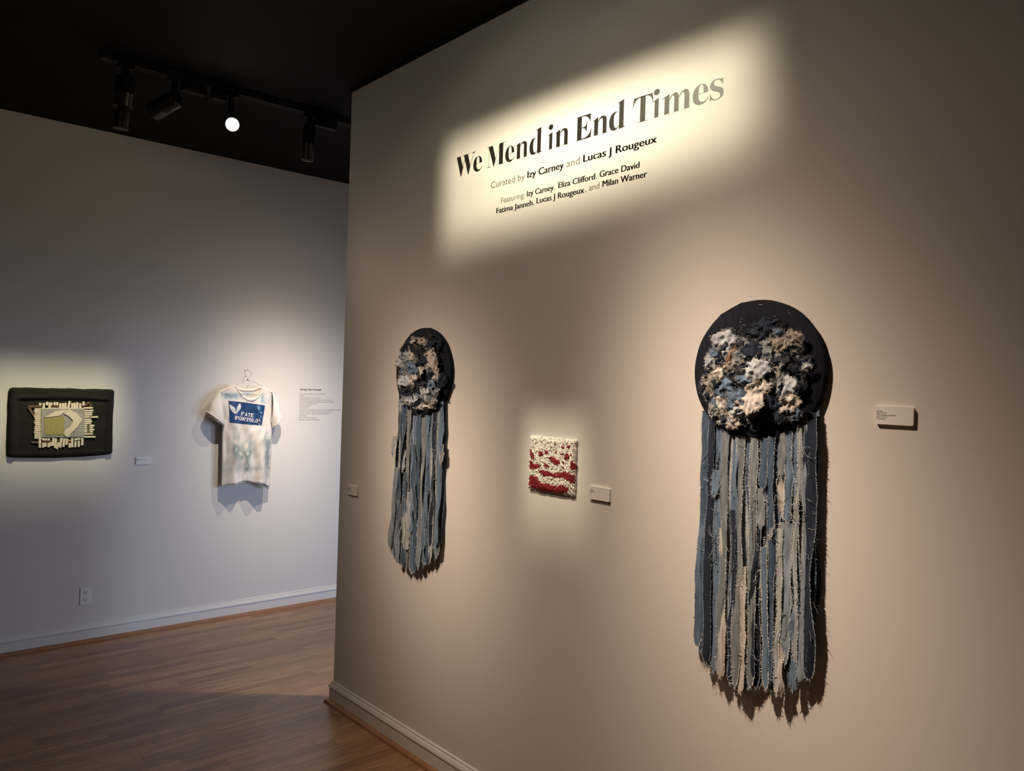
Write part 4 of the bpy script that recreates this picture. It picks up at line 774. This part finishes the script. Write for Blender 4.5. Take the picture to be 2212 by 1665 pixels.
    slab('woven_ground', WOVEN, Y0_-.004, .004, weave('grey_weave', (.13, .14, .14), (.55, .52, .44), 40))
    slab('green_patch', GREEN, Y0_-.0075, .003, weave('chartreuse_weave', (.16, .15, .025), (.50, .47, .20), 40))
    # pale arrow bands made of horizontal paper slips
    for k, poly in CHEV.items():
        zs = [p[1] for p in poly]; z = min(zs); st = .0092
        while z < max(zs):
            def span(zz):
                xs = []
                for i in range(len(poly)):
                    a, b = poly[i], poly[(i+1) % len(poly)]
                    if (a[1] > zz) != (b[1] > zz): xs.append(a[0]+(b[0]-a[0])*(zz-a[1])/(b[1]-a[1]))
                return sorted(xs)
            a, b = span(z+.0002), span(z+st-.0006)
            m_ = span(z+st/2)
            for i in range(0, len(m_)-1, 2):
                lo = (a[i], a[i+1]) if len(a) > i+1 and len(a) == len(m_) else (m_[i], m_[i+1]); hi = (b[i], b[i+1]) if len(b) > i+1 and len(b) == len(m_) else (m_[i], m_[i+1])
                slab('paper_slip', [(lo[0], z+.0003), (lo[1], z+.0003), (hi[1], z+st-.0004), (hi[0], z+st-.0004)], Y0_-.010-.0006*rnd.random(), .003, pm_)
            z += st
black_panel()

# ------------------------------------------------------------------ T-shirt on a wire hanger
def shirt_mat():
    m = bpy.data.materials.new('dyed_cotton'); m.use_nodes = True; nt = m.node_tree; N = nt.nodes; L = nt.links; P = N['Principled BSDF']; P.inputs['Roughness'].default_value = .9; P.inputs['Specular IOR Level'].default_value = .15
    tc = N.new('ShaderNodeTexCoord'); sp = N.new('ShaderNodeSeparateXYZ'); L.new(tc.outputs['Object'], sp.inputs[0])
    def mth(op, a, b=None):
        n = N.new('ShaderNodeMath'); n.operation = op
        for i, v in enumerate((a, b)):
            if v is None: continue
            if isinstance(v, (int, float)): n.inputs[i].default_value = v
            else: L.new(v, n.inputs[i])
        return n.outputs[0]
    def tex(scale, sx=1, sz=1, det=5, dist=0):
        mp = N.new('ShaderNodeMapping'); mp.inputs['Scale'].default_value = (sx, 1, sz); L.new(tc.outputs['Object'], mp.inputs[0])
        n = N.new('ShaderNodeTexNoise'); n.inputs['Scale'].default_value = scale; n.inputs['Detail'].default_value = det; n.inputs['Distortion'].default_value = dist; L.new(mp.outputs[0], n.inputs[0]); return n.outputs[0]
    def blobs(lst):
        tot = None
        for cx, cz, rx, rz, s in lst:
            q = mth('ADD', mth('POWER', mth('MULTIPLY', mth('ABSOLUTE', mth('SUBTRACT', sp.outputs[0], cx)), 1/rx), 2), mth('POWER', mth('MULTIPLY', mth('ABSOLUTE', mth('SUBTRACT', sp.outputs[2], cz)), 1/rz), 2))
            v = mth('MULTIPLY', mth('EXPONENT', mth('MULTIPLY', q, -1)), s); tot = v if tot is None else mth('ADD', tot, v)
        return tot
    fine = tex(26, 1, .55, 6, 1.5); dots = tex(60, 1, .5, 4, .5)
    def mixc(fac, a, b):
        x = N.new('ShaderNodeMix'); x.data_type = 'RGBA'; L.new(fac, x.inputs['Factor'])
        for nm, v in (('A', a), ('B', b)):
            s_ = [i for i in x.inputs if i.name == nm and i.type == 'RGBA'][0]
            if isinstance(v, tuple): s_.default_value = (*v, 1)
            else: L.new(v, s_)
        return [o for o in x.outputs if o.type == 'RGBA'][0]
    def fac(v, k=1.15, lo=.12):
        n = N.new('ShaderNodeMath'); n.operation = 'MULTIPLY'; n.use_clamp = True
        L.new(v, n.inputs[0]); L.new(mth('MULTIPLY', mth('MAXIMUM', mth('SUBTRACT', fine, lo), 0), k*2.4), n.inputs[1]); return n.outputs[0]
    base = mixc(tex(9), (.71, .66, .60), (.76, .73, .69))
    c = mixc(fac(blobs([(-.13, .283, .05, .020, 1.2), (.089, .262, .016, .034, 1.0), (-.01, .297, .05, .010, .8), (.14, .27, .03, .03, .25)])), base, (.25, .38, .47))
    grn = blobs([(-.095, -.07, .022, .085, .95), (-.06, -.115, .03, .06, .8), (-.005, -.14, .03, .075, 1.0), (.012, -.06, .02, .06, .5), (.135, -.13, .026, .11, 1.0), (.125, -.03, .05, .04, .55), (-.15, -.2, .03, .08, .3), (.02, -.215, .12, .02, .35), (.15, -.22, .02, .06, .5)])
    c = mixc(fac(grn), c, (.27, .325, .315))
    c = mixc(fac(blobs([(-.03, -.16, .06, .07, .6), (-.08, .02, .05, .06, .15)]), 1.2, .4), c, (.25, .33, .20))
    pale = blobs([(-.096, -.024, .010, .014, 1.4), (-.016, -.058, .012, .012, 1.4), (-.06, -.105, .009, .012, 1.2), (-.115, -.158, .009, .014, 1.0), (-.01, -.108, .010, .010, 1.0), (.06, -.03, .012, .012, .8)])
    cl = N.new('ShaderNodeClamp'); L.new(pale, cl.inputs[0]); c = mixc(cl.outputs[0], c, (.68, .63, .54))
    L.new(c, P.inputs['Base Color'])
    b = N.new('ShaderNodeBump'); b.inputs['Strength'].default_value = .35; b.inputs['Distance'].default_value = .004; L.new(tex(30, 1, .5), b.inputs['Height']); L.new(b.outputs[0], P.inputs['Normal'])
    return m

def shirt():
    # wire hanger first; the shirt hangs on it
    ox, oz = 2.2, 1.25
    hg = on_left('wire_hanger', 'thin wire coat hanger with a round hook above the shirt', 'hanger', ox, oz)
    dp = -.075
    hk = MB(); c = (-.005, .441)
    pts = [(c[0]+.0225*math.cos(R(a)), dp+.035*max(0, 1-abs(a-90)/90), c[1]+.0225*math.sin(R(a))) for a in range(175, -70, -15)]
    pts += [(-.012+.004, dp, .405), (-.0125, dp, .394)]; hk.tube(pts, .0013, 6); hk.build('hook', M['steel'], hg, True)
    tw = MB(); tw.tube([(-.0125+.003*math.cos(i*1.3), dp+.003*math.sin(i*1.3), .405-.001*i) for i in range(14)], .0012, 5); tw.build('twisted_neck', M['steel'], hg, True)
    ar = MB(); ar.tube([(-.0125, dp, .394), (-.045, dp, .386), (-.09, dp, .360), (-.19, dp-.006, .312), (-.2, dp-.006, .306), (-.19, dp-.006, .300), (.16, dp-.006, .292), (.168, dp-.006, .300), (.16, dp-.006, .312), (.10, dp, .350), (.03, dp, .386), (-.0125, dp, .394)], .0013, 6); ar.build('shoulder_wire', M['steel'], hg, True)
    nl = on_left('nail', 'small nail holding the wire hanger hook', 'nail', 2.195, 1.712); mb = MB(); mb.tube([(0, 0, 0), (0, -.05, .004)], .0014, 8); mb.tube([(0, -.05, .004), (0, -.0515, .0041)], .003, 10); mb.build('nail_shaft', M['steel'], nl)
    t = on_left('dyed_shirt', 'white tie-dyed T-shirt with a blue Fate Fortold print on a hanger', 'shirt', ox, oz)
    sm = shirt_mat()
    def lerp_tab(tab, z):
        if z >= tab[0][0]: return tab[0][1]
        for (z0, v0), (z1, v1) in zip(tab, tab[1:]):
            if z >= z1: return v0+(v1-v0)*(z0-z)/(z0-z1)
        return tab[-1][1]
    XL = [(.36, -.104), (.335, -.155), (.315, -.2), (.27, -.197), (.11, -.173), (.045, -.173), (-.15, -.170), (-.33, -.1675)]
    XR = [(.352, .095), (.335, .135), (.322, .1726), (.27, .172), (.11, .166), (.04, .178), (-.15, .178), (-.355, .173)]
    def surf(x, z):
        s = x/.175; t_ = max(0, min(1, (.32-z)/.65))
        y = -.088-.026*(1-min(1, s*s))*(1-.3*t_)
        y += .018*t_**1.5*math.sin(x*34+1.4)+.009*t_*math.sin(x*70-.8+z*2)+.013*nz(x*16+z*5, z*5, 2)+.007*nz(x*36-z*14, z*15, 6)+.004*(.3-abs(nz(x*26, z*9+x*12, 9)))
        y -= .010*math.exp(-((x+.03+.25*z)/.03)**2)*t_+.006*math.exp(-((x-.11)/.018)**2)*t_
        if z > .2: y += .02*(z-.2)/.15*min(1, abs(s))
        return y
    def neck(s, front):       # lower edge of the neck opening, by fraction across
        return None
    NXs, NZs = 64, 60
    def panel(front):
        V = []; F = []
        for i in range(NXs+1):
            s = i/NXs
            xt = -.2+.3726*s          # top position across the shoulders
            nl_, nr_ = -.098, .093
            if xt < nl_: top = .315+(.36-.315)*(xt+.2)/(nl_+.2)
            elif xt > nr_: top = .322+(.352-.322)*(.1726-xt)/(.1726-nr_)
            else:
                k = (xt-nl_)/(nr_-nl_); low = .266 if front else .330
                arch = (1-abs(2*k-1)**2.6); top = (.36+(.352-.36)*k)*(1-arch)+low*arch
            hem = -.296-.038*abs(2*s-1)**1.7-.018*s + (.004*math.sin(s*17) if front else -.016+.004*math.sin(s*11))
            for j in range(NZs+1):
                f = j/NZs; z = top+(hem-top)*f
                xl, xr = lerp_tab(XL, z), lerp_tab(XR, z)
                xs = xl+(xr-xl)*s; b_ = min(1, max(0, (z-.12)/.16)); x = xs*(1-b_)+xt*b_
                x = max(min(x, xr), xl)
                if front: y = surf(x, z); e = min(1, min(s, 1-s)*9); y = -.066+(y+.066)*math.sqrt(e)
                else: y = -.052+.010*f*math.sin(x*30+.5)+.004*nz(x*20, z*6)
                V.append((x, y, z))
        for i in range(NXs):
            for j in range(NZs):
                a = i*(NZs+1)+j; b = a+NZs+1; F.append((a, a+1, b+1, b))
        return V, F
    V, F = panel(True); fr_ = pyd('front_panel', V, F, sm, t, True); so = fr_.modifiers.new('thickness', 'SOLIDIFY'); so.thickness = .0016; so.offset = 1
    # hem stitching as a fine double line
    for dz in (.010, .013):
        mb = MB(); mb.tube([Vector(V[i*(NZs+1)+NZs])+Vector((0, -.0016, dz)) for i in range(1, NXs)], .0006, 4); mb.build('hem_stitch', mat('seam_thread', (.42, .37, .32), .9, .1), fr_)
    Vb, Fb = panel(False); bk = pyd('back_panel', Vb, Fb, sm, t, True); so = bk.modifiers.new('thickness', 'SOLIDIFY'); so.thickness = .0016
    # ribbed collar, front and back bands
    for front, VV in ((True, V), (False, Vb)):
        idx = [i for i in range(NXs+1) if -.102 <= -.2+.3726*i/NXs <= .098]
        top = [Vector(VV[i*(NZs+1)]) for i in idx]; C1 = MB(); rows = []
        for k, (dz, dy) in enumerate(((.006, .002), (.005, -.003), (-.004, -.0048), (-.013, -.0036), (-.0145, -.001))):
            rows.append([p+Vector((0, dy, dz)) for p in top])
        nI = len(top); VVv = [p for rw in rows for p in rw]
        C1.add(VVv, [(k*nI+i, (k+1)*nI+i, (k+1)*nI+i+1, k*nI+i+1) for k in range(4) for i in range(nI-1)])
        C1.build('collar', sm, t, True)
    # sleeves with rolled cuffs
    for sd, (sa, sb, ca, cb) in (('l', ((-.2, .312), (-.172, .108), (-.281, .175), (-.170, .090))), ('r', ((.170, .320), (.166, .105), (.238, .148), (.180, .075)))):
        V2 = []; F2 = []; NR, NA = 12, 26
        for i in range(NR+1):
            f = i/NR
            a = Vector(sa).lerp(Vector(ca), f); b = Vector(sb).lerp(Vector(cb), f); a = a+Vector((-.012 if sd == 'l' else .010, .006))*math.sin(f*math.pi)
            m_ = (a+b)/2; h_ = (a-b)/2; dpt = .030+.012*math.sin(f*2.5)
            for k in range(NA):
                an = 2*math.pi*k/NA; p = m_+h_*math.cos(an); wr = .006*nz(f*4+(3 if sd == 'l' else 9), an*1.3)*f
                V2.append((p.x, -.068-(dpt+wr)*math.sin(an)-.012*f*(1 if sd == 'l' else .6), p.y))
        for i in range(NR):
            for k in range(NA): F2.append((i*NA+k, i*NA+(k+1) % NA, (i+1)*NA+(k+1) % NA, (i+1)*NA+k))
        sl = pyd('sleeve', V2, F2, sm, t, True); so = sl.modifiers.new('thickness', 'SOLIDIFY'); so.thickness = .0016
        ring = [Vector(V2[NR*NA+k]) for k in range(NA)]; mid = sum(ring, Vector())/NA; dirv = Vector((ca[0]+cb[0]-sa[0]-sb[0], 0, ca[1]+cb[1]-sa[1]-sb[1])).normalized()
        mb = MB(); mb.tube([mid+(p-mid)*1.03+dirv*.002 for p in ring], [.0075+.002*nz(k*.7, 4 if sd == 'l' else 8) for k in range(NA)], 8, closed=True)
        mb.tube([mid+(p-mid)*1.0-dirv*.010 for p in ring], [.005+.0015*nz(k*.9, 14) for k in range(NA)], 6, closed=True)
        mb.build('rolled_cuff', sm, sl, True)
    # blue printed patch
    pmn = mat('blue_print_ink', (.012, .052, .155), .6, .3, var=.18, vscale=14); la = mat('pale_print_ink', (.60, .66, .66), .8, .2); lb = mat('light_blue_print_ink', (.16, .32, .52), .8, .2, var=.3, vscale=60); tw_ = mat('white_print_ink', (.74, .73, .72), .8, .2)
    q = [Vector(p) for p in PRINT_QUAD]; NU, NV = 40, 26; V3 = []; F3 = []
    for j in range(NV+1):
        for i in range(NU+1):
            u, v = i/NU, j/NV; p = (q[0]*(1-u)+q[1]*u)*(1-v)+(q[3]*(1-u)+q[2]*u)*v; p = p+Vector((0, .005*math.sin(u*math.pi)*(.6-v)))
            V3.append((p.x, surf(p.x, p.y)-.0030, p.y))
    for j in range(NV):
        for i in range(NU): a = j*(NU+1)+i; F3.append((a, a+NU+1, a+NU+2, a+1))
    pr = pyd('printed_patch', V3, F3, pmn, t, True)
    def ccw(pts): return pts if sum(pts[i][0]*pts[(i+1) % len(pts)][1]-pts[(i+1) % len(pts)][0]*pts[i][1] for i in range(len(pts))) > 0 else pts[::-1]
    def smoothp(pts):
        for _ in range(2):
            o_ = []
            for i in range(len(pts)):
                a, b = Vector(pts[i]), Vector(pts[(i+1) % len(pts)]); o_ += [tuple(a.lerp(b, .22)), tuple(a.lerp(b, .78))]
            pts = o_
        return pts
    for k, pts in LEAVES:
        VV, FF = prism([(ccw(smoothp(pts)), [])], .0008, -.0054, surf); pyd('printed_leaf', VV, FF, la if k == 'a' else lb, pr)
    def rc(x0, x1, y0, y1): return ([(x0, y0), (x1, y0), (x1, y1), (x0, y1)], [])
    FL = {'F': [rc(0, .5, 0, .12), rc(.12, .40, 0, 1), rc(0, .95, .86, 1), rc(.78, .95, .62, 1), rc(.3, .68, .44, .57), rc(.56, .68, .34, .67)],
          'E': [rc(0, .95, 0, .13), rc(.12, .40, 0, 1), rc(0, .92, .87, 1), rc(.77, .92, .64, 1), rc(.3, .68, .44, .57), rc(.56, .68, .34, .67), rc(.80, .95, 0, .36)],
          'T': [rc(.2, .8, 0, .12), rc(.36, .64, 0, 1), rc(0, 1, .87, 1), rc(0, .15, .62, 1), rc(.85, 1, .62, 1)],
          'A': [([(.1, 0), (.26, 0), (.56, .85), (.44, 1)], []), ([(.60, 0), (.90, 0), (.60, 1), (.44, 1)], []), rc(.25, .75, .26, .38), rc(0, .38, 0, .11), rc(.52, 1, 0, .11)],
          'O': [(ell(.5, .5, .5, .54), [ell(.5, .5, .22, .40)])],
          'R': [rc(0, .5, 0, .12), rc(.12, .38, 0, 1), (path([(.0, 1), (.0, .88), (.3, .88), (.5, .88), (.66, .88, .66, .56, .5, .56), (.3, .56), (.3, .45), (.55, .45), (.98, .46, .98, 1, .55, 1)])[::-1], []), ([(.42, .5), (.72, 0), (1.02, 0), (1.02, .11), (.88, .12), (.66, .52)], [])],
          'L': [rc(0, .92, 0, .13), rc(.12, .40, 0, 1), rc(0, .55, .88, 1), rc(.76, .92, 0, .40)],
          'D': [rc(0, .3, 0, .12), rc(0, .3, .88, 1), rc(.12, .38, 0, 1), (path([(.3, 0), (.5, 0), (1.1, .02, 1.1, .98, .5, 1), (.3, 1), (.3, .88), (.46, .88), (.80, .84, .80, .16, .46, .12), (.3, .12)]), [])]}
    for s, a, b, hgt in FATE_LINES:
        a, b = Vector(a), Vector(b); d = (b-a); n_ = len(s); cw = d.length/n_; e = d.normalized(); up = Vector((-e.y, e.x))
        for i, ch in enumerate(s):
            o_ = a+e*cw*i
            tr = lambda p: tuple(o_+e*p[0]*cw*.95+up*p[1]*hgt)
            polys = [(ccw([tr(p) for p in ou]), [[tr(p) for p in h_] for h_ in hs]) for ou, hs in FL[ch]]
            VV, FF = prism(polys, .0008, -.0054, surf); pyd('printed_letter', VV, FF, tw_, pr)
shirt()
